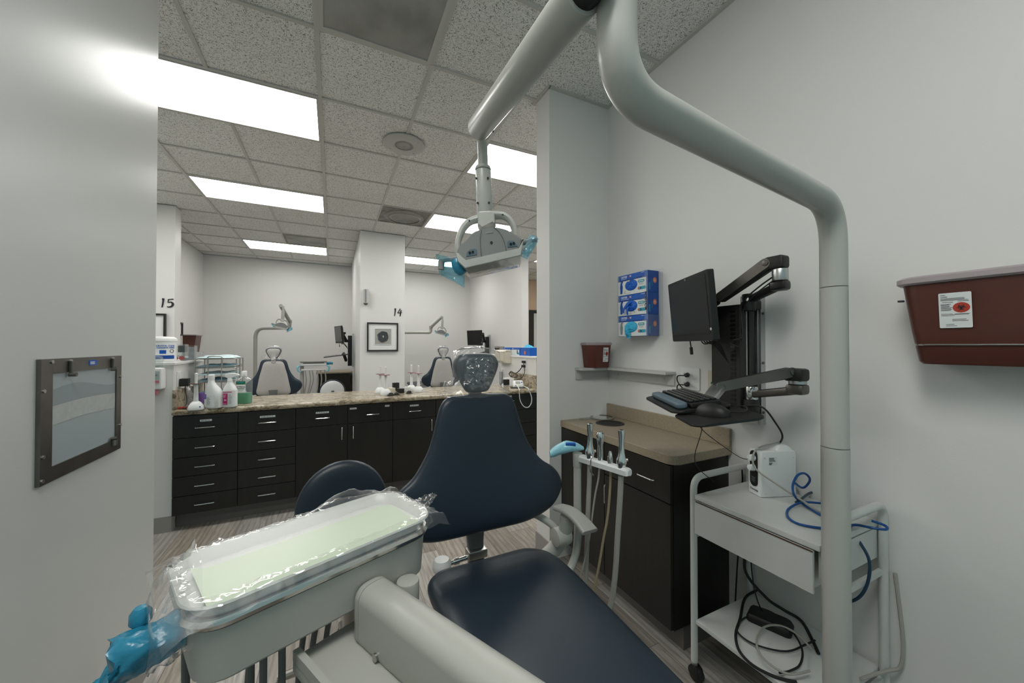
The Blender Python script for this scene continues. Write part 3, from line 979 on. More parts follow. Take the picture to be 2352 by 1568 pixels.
# handle bar on the left end with a blue sleeve
hp = [(-.19, -.040, .925), (-.22, -.036, .928), (-.25, -.030, .924), (-.285, -.024, .918)]
MB().tube(hp, .013, n=14).build('handle', MT['beiged'], DU, False)
def sleeve(seed, path, r0, r1, n=26, k=14):
    pts = catmull(path, k)
    rings = []
    for i, p in enumerate(pts):
        f = i / (len(pts) - 1)
        r = r0 + (r1 - r0) * f
        ring = []
        for j in range(n):
            a = 2 * PI * j / n
            h = 1 + .30 * NZ.noise(V((math.cos(a) * 1.6 + seed, math.sin(a) * 1.6, f * 3))) + .16 * NZ.noise(V((math.cos(a) * 4, math.sin(a) * 4 + seed, f * 9)))
            ring.append(p + V((.012 * f * NZ.noise(V((a * 2, seed, 1))), r * h * math.cos(a), r * h * 1.05 * math.sin(a))))
        rings.append(ring)
    return MB().loft(rings, True, (False, True))
slv = sleeve(3, [(-.185, -.038, .925), (-.22, -.036, .928), (-.255, -.029, .920), (-.295, -.022, .912)], .020, .032).build('barrier_sleeve', MT['wrapblue'], DU, False, 60)
MB().lathe([(0, 0), (.010, 0), (.014, .006), (.0135, .02), (.008, .028), (0, .03)], M.Translation((-.262, .010, .935)), 20).build('wrapped_knob', MT['wrapblue'], DU, False)
MB().sheet(lambda u, v: V((-.285 - .035 * u + .006 * NZ.noise(V((u * 7, v * 7, 2))), -.055 + .06 * v + .01 * NZ.noise(V((u * 5, v * 4, 8))), .925 - .05 * u - .012 * v + .012 * NZ.noise(V((u * 6, v * 6, 5))))), 14, 14).build('sleeve_end', MT['wrapblue'], DU, False, 180)
# hoses hanging under the head
for k, (x, y, sw) in enumerate([(-.205, .03, -.006), (-.125, -.035, .004), (-.112, -.058, .0), (-.082, -.055, -.004)]):
    MB().tube([(x, y, .87), (x, y, .70), (x + sw, y, .45), (x + sw * 2 + .01, y + .04, .30), (x + .05, y + .10, .26), (x + .10, y + .13, .40), (x + .12, y + .11, .70), (x + .12, y + .05, .862)], .0062, n=10).build('hose', MT['beiged'], DU, False)
# balance arm coming in from the lower right
b0, b1 = V((.072, .804, 0)), V((.272, .404, 0))
bd = (b1 - b0).normalized(); bn = V((0, 0, 1)).cross(bd)     # bn points to viewer's left/near
prof = [(y, z) for y, z in rrect(.070, .118, .026, 6)]
TBm = frame(b0, bd, z=(0, 0, 1))
def beam_ring(x, k=1.0): return [TBm @ V((x, y * k, .846 + z * k)) for y, z in prof]
MB().loft([beam_ring(.014), beam_ring(.60)]).build('balance_arm', MT['beige'], DU)
MB().loft([beam_ring(-.006, .86), beam_ring(-.003, .95), beam_ring(.004), beam_ring(.0128)]).build('arm_end_cap', MT['beige'], DU)
MB().cyl(TBm @ V((.02, .075, .80)), TBm @ V((.02, .075, .874)), .024, bevel=.004).build('head_pivot', MT['beige'], DU)
MB().cyl(TBm @ V((.075, -.039, .81)), TBm @ V((.075, -.034, .81)), .007, n=16).build('screw', MT['steel'], DU)
MB().box((.17, -.055, .785), (.46, .14, .03), T=TBm, bevel=.008).build('lower_bracket', MT['beige'], DU)
MB().box((.33, 0, .745), (.55, .064, .09), T=TBm, bevel=.016).build('arm_housing', MT['beige'], DU)
e = MB(); e.bb((-.05, -.126, .799), (.39, -.114, .818), T=TBm); e.build('bracket_rim', MT['beige'], DU)
MB().box((.655, 0, .815), (.11, .10, .20), T=TBm, bevel=.02).build('arm_knuckle', MT['beige'], DU)
kn = TBm @ V((.655, 0, .74)); fo = V((.07, -.02, .74))
fd = frame(kn, fo - kn, z=(0, 0, 1))
MB().box(((fo - kn).length / 2, 0, -.0), ((fo - kn).length + .08, .08, .05), T=fd, bevel=.015).build('rigid_arm', MT['beige'], DU)
MB().cyl((fo.x, fo.y, 0), (fo.x, fo.y, .714), .045, bevel=.01).build('arm_post', MT['beige'], DU)

# tray, paper and film rest on the holder
ty = thing('instrument_tray', 'long white instrument tray lined with green paper on the foreground delivery unit', 'tray', (DC.x, DC.y, .957), DR)
tw = MB().loft([RR(.385, .158, .03, .005), RR(.418, .190, .045, .003), RR(.438, .209, .052, .022), RR(.450, .221, .057, .026), RR(.453, .224, .058, .022), RR(.440, .211, .053, .018), RR(.420, .192, .045, 0), RR(.385, .158, .03, 0)][::-1])
tw.build('tray_body', MT['whitem'], ty, False)
pp = MB().sheet(lambda u, v: V(((u - .5) * .392, (v - .5) * .160 - .018, .0075 + .003 * NZ.noise(V((u * 3, v * 2, 1))) + .012 * max(0, .10 - v) * 10 * .25 + .010 * max(0, (.06 - u) / .06))), 40, 20)
pp.build('tray_paper', MT['paper'], ty, False)
# clear film over the tray
def tf(u, v):
    x = (u - .5) * .50; y = (v - .5) * .255
    z = .030
    ex, ey = abs(x) - .218, abs(y) - .105
    if ex > 0: z -= ex * .5
    if ey > 0: z -= ey * .9
    k = 1 if (ex > -.012 or ey > -.008) else .0
    z += k * (.006 * NZ.noise(V((x * 28, y * 55, 3))) + .003 * NZ.noise(V((x * 80, y * 90, 9)))) + .0004 * NZ.noise(V((x * 9 + y * 16, y * 24 - x * 5, 2)))
    if ey > -.01 and y > 0: z += .014 * abs(NZ.noise(V((x * 10, 2, 5)))) + (.030 * math.exp(-((x - .10) / .05) ** 2))
    return V((x, y, z))
MB().sheet(tf, 70, 36).build('film_cover', MT['filmsoft'], ty, False, 180)
el = [V((x, y, 0)) for x, y in rrect(.447, .218, .055, 14)]
el = [p for i in range(len(el)) for p in ([el[i].lerp(el[(i + 1) % len(el)], k / max(1, int((el[(i + 1) % len(el)] - el[i]).length / .006))) for k in range(max(1, int((el[(i + 1) % len(el)] - el[i]).length / .006)))])]
NE = len(el)
def fe(u, v):
    i = int(round(u * NE)) % NE
    p = el[i]; n = (el[(i + 1) % NE] - el[i - 1]).normalized(); n = V((n.y, -n.x, 0))
    o = -.016 + .034 * v
    z = .030 - (0 if o < .004 else (o - .004) * 1.5)
    w_ = .0055 * NZ.noise(V((p.x * 60, p.y * 60, v * 2.2))) + .0035 * NZ.noise(V((p.x * 150, p.y * 150, v * 4)))
    up = .020 * math.exp(-((p.x - .09) / .05) ** 2) * v if p.y > .08 else 0
    return p + n * (o + w_) + V((0, 0, z + abs(w_) * .8 + up))
MB().sheet(fe, NE, 6).build('film_edge', film('edge_film', gloss=.05, rough=.08, haze=.03), ty, False, 70)
fb = sleeve(9, [(-.20, -.025, .014), (-.225, -.030, .008), (-.246, -.034, -.006), (-.258, -.038, -.024)], .072, .044, 30, 8)
fb.build('film_bunch', MT['filmbag'], ty, False, 180)
MB().sheet(lambda u, v: V((.222 + .055 * u, -.03 + (v - .5) * .075 * (1 - .75 * u), .022 + .012 * u + .008 * NZ.noise(V((u * 5, v * 7, 1))))), 12, 12).build('film_tip', MT['filmbag'], ty, False, 180)

# ================================================================ STOOL behind the tray
def operator_stool(label, loc, rz, group):
    t = thing('operator_stool', label, 'stool', loc, rz, group)
    TBk = M.Translation((0, .0, .652)) @ M.Rotation(-.08, 4, 'X') @ M.Rotation(PI / 2, 4, 'X')
    MB().pillow(ellipse(.192, .198, 40), .034, .02, TBk, rings=9, p=5, q=2.1, bulge=lambda a: V((a.x, a.y, a.z + .5 * a.x * a.x))).build('backrest', MT['navy'], t, False, 60)
    MB().pillow(ellipse(.172, .178, 40), .0, .03, TBk @ M.Translation((0, 0, -.014)), rings=7, p=5, bulge=lambda a: V((a.x, a.y, a.z + .5 * a.x * a.x))).build('back_shell', MT['white'], t, False, 60)
    MB().pillow(ellipse(.20, .20, 40), .04, .03, M.Translation((0, -.20, .49)), rings=8, p=5).build('seat', MT['navy'], t, False, 60)
    MB().tube([(0, -.10, .44), (0, .02, .45), (0, .06, .52), (0, .055, .68)], .02, n=12, flat=.5).build('back_bracket', MT['beiged'], t, False)
    MB().cyl((0, -.20, .10), (0, -.20, .46), .028).build('gas_column', MT['steel'], t, False)
    for k in range(5):
        a = 2 * PI * k / 5 + .3
        d = V((math.cos(a), math.sin(a), 0)); c = V((0, -.20, 0))
        l = MB().tube([c + V((0, 0, .12)), c + d * .14 + V((0, 0, .10)), c + d * .26 + V((0, 0, .075))], [.022, .018, .014], n=10).build('base_leg', MT['steel'], t, False)
        MB().cyl(c + d * .26 + V((-.012, 0, .028)), c + d * .26 + V((.012, 0, .028)), .028, bevel=.005).build('caster', MT['rubber'], l, False)
    return t


ST = operator_stool('round-backed navy stool standing behind the foreground tray', (.045, 1.86, 0), 0.12, 'operator stools')

# ================================================================ ASSISTANT ARM right of the chair
ZA = lambda x, y: (1260 + x / 3.016, 900 + y / 3.016)
def AP(x, y, d): return PD(*ZA(x, y), d)
pp_ = AP(200, 440, 1.50)
AS = thing('instrument_stand', 'grey post with a holder bar of chrome instruments beside the dark cabinet', 'instrument holder', (pp_.x, pp_.y, 0), 0, 'assistant arms')
q0, q1 = AP(200, 1210, 1.50), AP(200, 440, 1.50)
MB().tube([V((q1.x - .14, q1.y - .02, .47)), V((q1.x - .06, q1.y - .01, .478)), V((q1.x - .012, q1.y, .53)), V((q1.x, q1.y, .60)), V((q1.x, q1.y, .75)), V((q1.x, q1.y, .90))], .0155, n=18).build('post', MT['tube'], AS)
MB().cyl((q1.x, q1.y, .885), (q1.x, q1.y, q1.z + .012), .0172, .0195, bevel=.003).build('post_head', MT['tube'], AS)
hd = AP(205, 400, 1.50)
ks = MB()
rg = []
for i in range(13):
    f = i / 12; x = -.115 + .137 * f
    r = .031 * math.sin(PI * min(1, .16 + f * .78)) ** .8
    rg.append([hd + RGT * x + V((0, 0, .006 + .012 * math.sin(PI * f) - .024 * (1 - f) ** 2)) + V((0, 0, 1)) * (r * .75 * math.sin(a) * (1 + .2 * NZ.noise(V((a, f * 5, 2))))) + FWD * (r * math.cos(a)) for a in [2 * PI * j / 18 for j in range(18)]])
ks.loft(rg).build('wrapped_knob', MT['wraplt'], AS)
MB().box((0, 0, 0), (.040, .012, .026), T=M.Translation(hd + V((0, 0, .022)) - FWD * .018 - RGT * .034) @ M.Rotation(-YAW, 4, 'Z') @ M.Rotation(.5, 4, 'X'), bevel=.003).build('knob_badge', MT['blue'], AS)
h0, h1 = AP(232, 440, 1.485), AP(540, 560, 1.325)
h0.z = h1.z = .924
hx = (h1 - h0).normalized(); HT = frame(h0, hx, z=(0, 0, 1))
HL = (h1 - h0).length
cs = [(-.016, -.010), (.010, -.014), (.017, -.006), (.017, .010), (.010, .015), (-.012, .015), (-.017, .008)]
MB().loft([[HT @ V((x, a * k, b * k)) for a, b in cs] for x, k in ((-.012, .7), (-.004, .97), (0, 1), (HL, 1), (HL + .008, .96), (HL + .014, .7))]).build('holder_bar', MT['white'], AS)
for k, (fx, (xx, yy), kind) in enumerate(((.20, (297, 225), 0), (.44, (372, 300), 1), (.66, (432, 425), 2), (.90, (512, 285), 0))):
    b = HT @ V((fx * HL, 0, .012))
    top = {0: .118, 1: .098, 2: .040}[kind]
    if kind == 0:
        g_ = MB().lathe([(0, 0), (.013, 0), (.014, .008), (.017, .016), (.0165, .026), (.012, .034), (.0095, .050), (.0085, .075), (.0105, .100), (.011, top), (.006, top + .002), (.006, top - .02), (0, top - .02)], M.Translation(b) @ M.Scale(1.13, 4), 20)
        g_.cyl(b + V((.008, -.008, .028)), b + V((.016, -.016, .030)), .005)
        nm = 'suction_valve'
    elif kind == 1:
        g_ = MB().lathe([(0, 0), (.0085, 0), (.010, .02), (.009, .055), (.011, .062), (.012, .07), (.0135, .080), (.014, .090), (.010, .098), (0, top + .002)], M.Translation(b) @ M.Scale(1.13, 4), 20)
        g_.cyl(b + V((-.016, 0, .084)), b + V((.016, 0, .084)), .0045)
        nm = 'air_water_syringe'
    else:
        g_ = MB().lathe([(0, 0), (.009, 0), (.010, .012), (.007, .026), (.006, .036), (.004, .042), (0, .043)], M.Translation(b) @ M.Scale(1.13, 4), 18)
        g_.cyl(b + V((-.003, 0, .01)), b + V((-.012, -.004, .032)), .005, .004)
        nm = 'saliva_ejector'
    g_.build(nm, MT['chrome'], AS)
MB().tube([HT @ V((HL * .30, -.012, .028)), HT @ V((HL * .31, -.022, .02)), HT @ V((HL * .31, -.024, -.03)), HT @ V((HL * .33, -.014, -.045))], .0028, n=8).build('hook', MT['chrome'], AS)
hoses = [('hose', 'hose', .0096, [(285, 500), (282, 640), (275, 800), (268, 1000), (262, 1160), (258, 1290), (255, 1420)], (1.455, 1.48)),
         ('hose', 'hose', .0036, [(352, 520), (345, 600), (325, 700), (310, 800), (290, 960), (262, 1120), (225, 1260), (200, 1380)], (1.42, 1.46)),
         ('hose', 'hosetan', .0048, [(430, 545), (428, 640), (418, 780), (405, 890), (380, 1020), (350, 1200), (320, 1340), (300, 1450)], (1.385, 1.41)),
         ('hose', 'hose', .0104, [(502, 580), (497, 700), (488, 850), (478, 1000), (468, 1180), (452, 1350), (432, 1470), (400, 1560)], (1.345, 1.38))]
for nm, mm, r, pts, (da, db) in hoses:
    n_ = len(pts)
    MB().tube([AP(x, y, da + (db - da) * i / (n_ - 1)) for i, (x, y) in enumerate(pts)], r, n=12).build(nm, MT[mm], AS)
# ================================================================ RIGHT WALL: counter, cabinet
FX, EY = 1.342, 1.152
CT = thing('laminate_countertop', 'tan laminate countertop in the right corner with a round waste hole', 'countertop', (1.53, 1.6, .848))
out = [(XR, YB), (FX, YB)] + [(p.x, p.y) for p in rounded([(FX, YB, 0), (FX, EY, 0), (XR, EY, 0)], [0, .05, 0], 8)][1:]
hc = PZ(1401, 972, .89)
sl = MB().prism(out, .041, M.Translation((0, 0, .849)), bevel=.003)
sl = sl.build('slab', MT['lam'], CT)
bo = MB()
bo.bb((XR - .020, EY + .0, .890), (XR - .0005, YB - .0005, .975), bevel=.003)
bo.build('backsplash', MT['lam'], CT)
MB().lathe([(.070, -.004), (.070, .0025), (.078, .0045), (.086, .003), (.088, 0)], M.Translation((hc.x, hc.y, .8903)), 48).build('hole_rim', MT['black'], CT)
MB().lathe([(0, 0.0002), (.074, .0006)], M.Translation((hc.x, hc.y, .8905)), 48).build('waste_hole', MT['rubber'], CT)
mm = PZ(1383, 958, .895)
MI = thing('hand_mirror', 'round clear-handled hand mirror lying on the tan countertop', 'mirror', (mm.x, mm.y, .8905))
MB().lathe([(.066, .0), (.078, .001), (.08, .005), (.077, .009), (.068, .009), (.066, .008)], M.Translation((mm.x, mm.y, .8905)), 40).build('rim', MT['alu'], MI)
MB().lathe([(0, 0), (.067, 0), (.067, .006), (0, .006)], M.Translation((mm.x, mm.y, .8905)), 40).build('glass', MT['chrome'], MI)
MB().box((0, 0, 0), (.10, .020, .010), T=M.Translation((mm.x - .118, mm.y + .015, .896)) @ M.Rotation(-.1, 4, 'Z'), bevel=.004).build('handle', MT['clear'], MI)

CB = thing('base_cabinet', 'dark brown base cabinet under the tan laminate countertop', 'cabinet', (1.55, 1.6, 0))
cx0, cy0 = FX + .022, EY + .018
MB().bb((cx0, cy0, .115), (XR - .0005, YB - .0005, .8475)).build('carcass', MT['dark2'], CB)
MB().bb((cx0 + .07, cy0 + .01, 0), (XR - .001, YB - .001, .114)).build('toe_kick', MT['kick'], CB)
def wire_pull(par, a, b, out_, r=.0035):
    a, b, o = V(a), V(b), V(out_)
    MB().tube(rounded([a, a + o, b + o, b], .012, 4), r, n=8, smooth=False).build('handle', MT['chrome'], par)
dx0, dx1 = cx0 - .019, cx0 - .0008
d = MB().bb((dx0, cy0 + .002, .676), (dx1, 1.612, .844), bevel=.002).build('drawer', MT['dark'], CB)
wire_pull(d, (dx0, 1.345, .762), (dx0, 1.245, .762), (-.03, 0, 0))
d = MB().bb((dx0, cy0 + .002, .12), (dx1, 1.612, .671), bevel=.002).build('door', MT['dark'], CB)
wire_pull(d, (dx0, 1.578, .63), (dx0, 1.578, .53), (-.03, 0, 0))
MB().bb((dx0, 1.616, .12), (dx1, YB - .004, .844), bevel=.002).build('door', MT['dark'], CB)

# corner shelf
SZ = 1.230
SH = thing('corner_shelf', 'pale L-shaped corner shelf on the walls above the tan counter', 'shelf', (1.60, 1.9, SZ - .07))
w = .082
o = [(1.455, YB - .0005), (1.455, YB - w), (XR - w, YB - w), (XR - w, 1.475), (XR - .0005, 1.475), (XR - .0005, YB - .0005)]
MB().prism(o, .016, M.Translation((0, 0, SZ - .016)), bevel=.002).build('shelf_board', MT['shelf'], SH)
s_ = MB(); s_.bb((1.46, YB - .013, SZ - .078), (XR - .001, YB - .0008, SZ - .0165)).build('rear_cleat', MT['shelf'], SH)
s_ = MB(); s_.bb((XR - .013, 1.478, SZ - .078), (XR - .0008, YB - .014, SZ - .0165)).build('side_cleat', MT['shelf'], SH)
for y in (1.545, 1.93):
    MB().cyl((XR - .0132, y, SZ - .045), (XR - .016, y, SZ - .045), .004, n=12).build('screw', MT['steel'], SH)

# writing helpers -----------------------------------------------------------
def bars(mb, T, x, y, w, n, pitch, h, rnd, mi=0, z=.0006, jit=.35):
    """lines of illegible print"""
    for k in range(n):
        ww = w * (1 - jit * rnd.random())
        mb.box((x + ww / 2, y - k * pitch, z), (ww, h, .0004), T=T, mi=mi)


def biohazard(mb, T, cx_, cy_, r, mi=0, z=.0012):
    """trefoil warning sign built from rings"""
    def ring(c, ro, ri, a0, a1, zz=z):
        n = 20
        vs, fs = [], []
        for i in range(n + 1):
            a = a0 + (a1 - a0) * i / n
            vs += [(c[0] + ro * math.cos(a), c[1] + ro * math.sin(a), zz), (c[0] + ri[0] + ri[2] * math.cos(a), c[1] + ri[1] + ri[2] * math.sin(a), zz)]
        for i in range(n): fs.append([2 * i, 2 * i + 2, 2 * i + 3, 2 * i + 1])
        mb.add(vs, fs, T, mi)
    for k in range(3):
        a = PI / 2 + k * 2 * PI / 3
        dx, dy = math.cos(a), math.sin(a)
        c = (cx_ + dx * r * .42, cy_ + dy * r * .42)
        ring(c, r * .46, (dx * r * .12, dy * r * .12, r * .34), a + .55, a + 2 * PI - .55)
    ring((cx_, cy_), r * .52, (0, 0, r * .42), 0, 2 * PI, z + .0002)
    for k in range(3):
        a = PI / 2 + k * 2 * PI / 3
        mb.box((0, r * .19, z + .0003), (r * .12, r * .22, .0003), T=T @ M.Translation((cx_, cy_, 0)) @ M.Rotation(a - PI / 2, 4, 'Z'), mi=mi)


def sharps_label(par, T, w, h, rnd):
    """white warning label with a red oval sign; local xy centred"""
    lb = MB().prism(rrect(w, h, w * .05, 4), .0006, T).build('warning_label', MT['label'], par)
    k = MB()
    bars(k, T, -w * .44, h * .44, w * .2, 1, 1, h * .014, rnd)
    bars(k, T, -w * .44, h * .40, w * .3, 2, h * .025, h * .010, rnd)
    bars(k, T, -w * .44, h * .345, w * .85, 4, h * .020, h * .010, rnd, jit=.15)
    k.box((-w * .22, h * .235, .0008), (w * .34, h * .012, .0004), T=T); k.box((w * .25, h * .255, .0008), (w * .34, h * .012, .0004), T=T)
    bars(k, T, -w * .44, h * .18, w * .38, 8, h * .026, h * .013, rnd)
    bars(k, T, -w * .44, -h * .10, w * .45, 3, h * .026, h * .010, rnd)
    bars(k, T, -w * .02, -h * .105, w * .46, 2, h * .02, h * .012, rnd, jit=.1)
    bars(k, T, -w * .10, -h * .26, w * .5, 2, h * .04, h * .014, rnd, jit=.2)
    bars(k, T, -w * .30, -h * .40, w * .36, 2, h * .045, h * .013, rnd)
    k.build('print', MT['ink'], lb)
    e = MB().prism(ellipse(w * .26, h * .145, 32, w * .19, h * .07), .0003, T @ M.Translation((0, 0, .0007))).build('red_oval', MT['biored'], lb)
    b = MB(); biohazard(b, T, w * .19, h * .068, w * .19, 0, .0013)
    b.build('warning_sign', MT['ink'], lb)


# small sharps container on the shelf
sc = V((1.588, YB - .058, SZ + .0005))
SS = thing('sharps_container', 'small red sharps container with a clear lid on the corner shelf', 'sharps container', sc, 0, 'sharps containers')
def oct_(wd, dp, c, z): return [V((x, y, z)) for x, y in ((-wd / 2 + c, -dp / 2), (wd / 2, -dp / 2), (wd / 2, dp / 2), (-wd / 2, dp / 2), (-wd / 2, -dp / 2 + c))]
MB().loft([oct_(.136, .078, .035, 0), oct_(.142, .082, .036, .004), oct_(.166, .098, .042, .150)]).build('bin', MT['redsmall'], SS, False)
MB().loft([oct_(.172, .104, .044, .149), oct_(.176, .107, .045, .154), oct_(.176, .107, .045, .163), oct_(.166, .098, .042, .168)]).build('lid', MT['lid'], SS, False)
TS = M.Translation(sc) @ frame((.042, -.0456, .086), (1, 0, 0), z=(0, -1, -.065))
sharps_label(SS, TS, .042, .095, random.Random(2))

# big sharps container on the right wall, near the camera
BY0, BY1 = .125, .520
BC = V((XR, (BY0 + BY1) / 2, 1.33))
BS = thing('sharps_container', 'large dark red sharps container held on the right wall', 'sharps container', BC, 0, 'sharps containers')
def tub(x0, ya, yb, r, z, seg=7):
    o = [V((XR - .012, ya, z))]
    for cx_, cy_, a0 in ((x0 + r, ya + r, -PI / 2), (x0 + r, yb - r, PI)):
        for k in range(seg + 1):
            a = a0 - PI / 2 * k / seg
            o.append(V((cx_ + r * math.cos(a), cy_ + r * math.sin(a), z)))
    o.append(V((XR - .012, yb, z)))
    return o
MB().loft([tub(1.612, .165, .475, .03, 1.322), tub(1.606, .158, .482, .034, 1.330), tub(1.598, .147, .496, .038, 1.42), tub(1.588, .138, .512, .04, 1.562)]).build('bin', MT['red'], BS)
MB().loft([tub(1.582, .130, .519, .044, 1.561), tub(1.576, .124, .525, .048, 1.566), tub(1.576, .124, .525, .048, 1.580), tub(1.586, .134, .515, .042, 1.586)]).build('lid', MT['lid'], BS)
zw = 1.378 + .002
def tubz(z):
    f = (z - 1.33) / (1.562 - 1.33)
    return 1.606 + (1.588 - 1.606) * f, .158 + (.138 - .158) * f, .482 + (.512 - .482) * f
xa, ya, yb = tubz(zw)
p = [V((XR, yb + .006, zw))] + [v + V((-.003, 0, 0)) for v in tub(xa, ya - .003, yb + .004, .037, zw)][::-1][1:-1] + [V((XR, ya - .006, zw))]
MB().tube(p, .0028, n=8, smooth=False).build('wire_holder', MT['chrome'], BS)
MB().bb((XR - .0115, .15, 1.34), (XR - .0005, .49, 1.55)).build('wall_plate', MT['white'], BS)
MB().box((1.594, .508, 1.515), (.012, .014, .006), bevel=.002).build('lid_tab', MT['ink'], BS)
lc = (PXp(2160, 705, 1.5925) + PXp(2232, 705, 1.5925)) / 2
TB_ = frame((1.5885, lc.y, 1.478), (0, -1, 0), z=(-1, 0, -.1))
sharps_label(BS, TB_, .062, .100, random.Random(5))

# ================================================================ glove box rack
GX = 1.650
GY0_, GY1_ = 1.590, 1.838
GR = thing('glove_box_rack', 'clear acrylic wall rack holding three blue glove boxes', 'rack', (XR - .05, 1.714, 1.430))
ac = MB()
ac.bb((XR - .004, GY0_ - .028, 1.434), (XR - .001, GY1_ + .006, 1.832))
ac.bb((GX - .006, GY0_ - .006, 1.430), (XR - .001, GY1_ + .006, 1.4335))
ac.bb((GX - .006, GY1_ + .003, 1.434), (XR - .005, GY1_ + .006, 1.825))
ac.bb((GX - .006, GY0_ - .006, 1.434), (XR - .005, GY0_ - .003, 1.560))
ac.bb((GX - .006, GY1_ - .020, 1.434), (GX - .0035, GY1_ + .0025, 1.825))
ac.bb((GX - .006, GY0_ - .0025, 1.434), (GX - .0035, GY0_ + .022, 1.825))
ac = ac.build('acrylic_holder', MT['acrylic'], GR)
TV = frame((GX - .0066, GY0_ + .010, 1.640), (0, 0, 1), z=(-1, 0, 0))
text_mb('MCKESSON', .021, TV, .0003, bold=.0006).build('rack_lettering', MT['ink'], ac)
GLB = ['topmost blue and white glove box in the acrylic wall rack', 'middle blue and white glove box with dark blue fingers hanging out', 'lowest blue and white glove box with a light blue glove hanging out']
for k in range(3):
    z0 = 1.434 + (2 - k) * .1285
    t = thing('glove_box', GLB[k], 'glove box', (1.694, 1.714, z0), 0, 'nitrile glove boxes')
    H_ = .1275
    MB().bb((GX, GY0_, z0), (XR - .006, GY1_, z0 + H_), bevel=.0008).build('carton', MT['bluedk'], t)
    TF = frame((GX - .0002, (GY0_ + GY1_) / 2, z0 + H_ / 2), (0, -1, 0), z=(-1, 0, 0))
    W_ = GY1_ - GY0_
    MB().box((-.006, -.018, .0003), (W_ - .014, H_ - .040, .0006), T=TF).build('front_panel', MT['label'], t)
    MB().box((0, .049, .0004), (W_ - .002, .029, .0008), T=TF).build('header_band', MT['blue'], t)
    b = text_mb('CRITERI', .017, TF @ M.Translation((-.0995, .050, .0010)), .0003, 'LEFT', sx=.92, bold=.0004)
    text_mb('N', .017, TF @ M.Translation((-.022, .050, .0010)), .0003, 'LEFT', mb=b, sx=.92, bold=.0004)
    bars(b, TF, -.098, .0385, .07, 1, 1, .0022, random.Random(k), z=.0011)
    bars(b, TF, .072, .058, .035, 1, 1, .0025, random.Random(k), z=.0011)
    b.build('box_lettering', MT['label'], t)
    MB().tube([TF @ V((-.0285 + .0052 * math.cos(a), .050 + .0058 * math.sin(a), .0012)) for a in [2 * PI * i / 14 for i in range(14)]], .0012, n=5, closed=True, smooth=False).build('red_letter', MT['biored'], t)
    e = MB().prism(ellipse(.052, .034, 32, -.010, -.006), .0004, TF @ M.Translation((0, 0, .0007))).build('opening', MT['bluedk'], t)
    for (x, y, w_, h_, m_, tx, sz) in ((.072, .008, .050, .017, 'teal', 'NITRILE', .0105), (.066, -.034, .062, .019, 'teal', '', 0)):
        q = MB().prism(rrect(w_, h_, .007, 4, x + (.012 if tx == '' else 0), y), .0004, TF @ M.Translation((0, 0, .0007))).build('teal_patch', MT[m_], t)
        if tx: text_mb(tx, sz, TF @ M.Translation((x, y, .0013)), .0002, bold=.0003).build('patch_lettering', MT['label'], q)
        else:
            MB().prism(ellipse(.0075, .0075, 18, x - .014, y), .0003, TF @ M.Translation((0, 0, .0012))).build('orange_dot', MT['orange'], q)
            MB().prism(ellipse(.006, .006, 18, x + .004, y), .0003, TF @ M.Translation((0, 0, .0012))).build('blue_dot', MT['bluedk'], q)
    b = MB(); r_ = random.Random(k)
    bars(b, TF, .055, -.006, .05, 2, .006, .002, r_, z=.0008); bars(b, TF, .082, .030, .024, 1, 1, .003, r_, z=.0008); bars(b, TF, -.072, -.038, .018, 3, .006, .0018, r_, z=.0008)
    bars(b, TF, -.07, -.053, .08, 1, 1, .0016, r_, z=.0008)
    b.build('fine_print', MT['inkgrey'], t)
    # printed figure of a gloved forearm
    arm = [(-.104, -.052), (-.086, -.052), (-.084, -.030), (-.082, -.010), (-.086, .006), (-.086, .016), (-.080, .018), (-.081, .028), (-.090, .031), (-.098, .028), (-.103, .012), (-.107, -.010), (-.104, -.032)]
    MB().prism(arm, .0003, TF @ M.Translation((0, 0, .0008))).build('hand_print', MT['bluedk' if k < 2 else 'inkgrey'], t)
    # end panel
    TE = frame(((GX + XR - .006) / 2, GY0_ - .0002, z0 + H_ / 2), (1, 0, 0), z=(0, -1, 0))
    q = MB().prism(ellipse(.0145, .0175, 26, .012, .008), .0004, TE).build('orange_sticker', MT['orange'], t)
    b = MB(); bars(b, TE, .002, .014, .020, 4, .005, .0016, random.Random(9), z=.0007); b.build('print', MT['label'], q)
    b = MB(); bars(b, TE @ M.Rotation(PI / 2, 4, 'Z'), -.05, .034, .045, 2, .007, .004, random.Random(4), z=.0006); bars(b, TE @ M.Rotation(PI / 2, 4, 'Z'), -.03, .014, .05, 2, .005, .0012, random.Random(8), z=.0006)
    b.build('end_print', MT['teal'], t)
    # gloves
    gm = MT['glovedk'] if k < 2 else MT['glovelt']
    def gf(u, v, k=k):
        a = 2 * PI * u; r = v
        x = -.010 + .050 * r * math.cos(a); y = -.006 + .0325 * r * math.sin(a)
        h = .010 * (1 - r ** 3) * (1 + 1.0 * NZ.noise(V((x * 70, y * 90, k * 3.1)))) + .0015
        return TF @ V((x, y, h))
    MB().sheet(gf, 36, 12).build('glove_bundle', gm, t, True, 180)
    if k == 1:
        for pth in ([(-.045, -.002, .008), (-.055, -.020, .016), (-.060, -.035, .018), (-.061, -.046, .016)], [(-.018, -.004, .010), (-.022, -.025, .020), (-.024, -.045, .020), (-.025, -.060, .016)]):
            MB().tube([TF @ V(p) for p in pth], [.009, .0085, .008, .006], n=10, flat=.5, up=(1, 0, 0)).build('glove_finger', gm, t)
        MB().tube([TF @ V(p) for p in ((.012, -.025, .006), (.022, -.040, .012), (.032, -.048, .012))], .0012, n=6).build('loose_thread', MT['ink'], t)
        MB().tube([TF @ V(p) for p in ((.005, .012, .010), (-.01, .004, .016), (-.02, -.01, .017))], .008, n=8, flat=.5).build('glove_finger', gm, t)
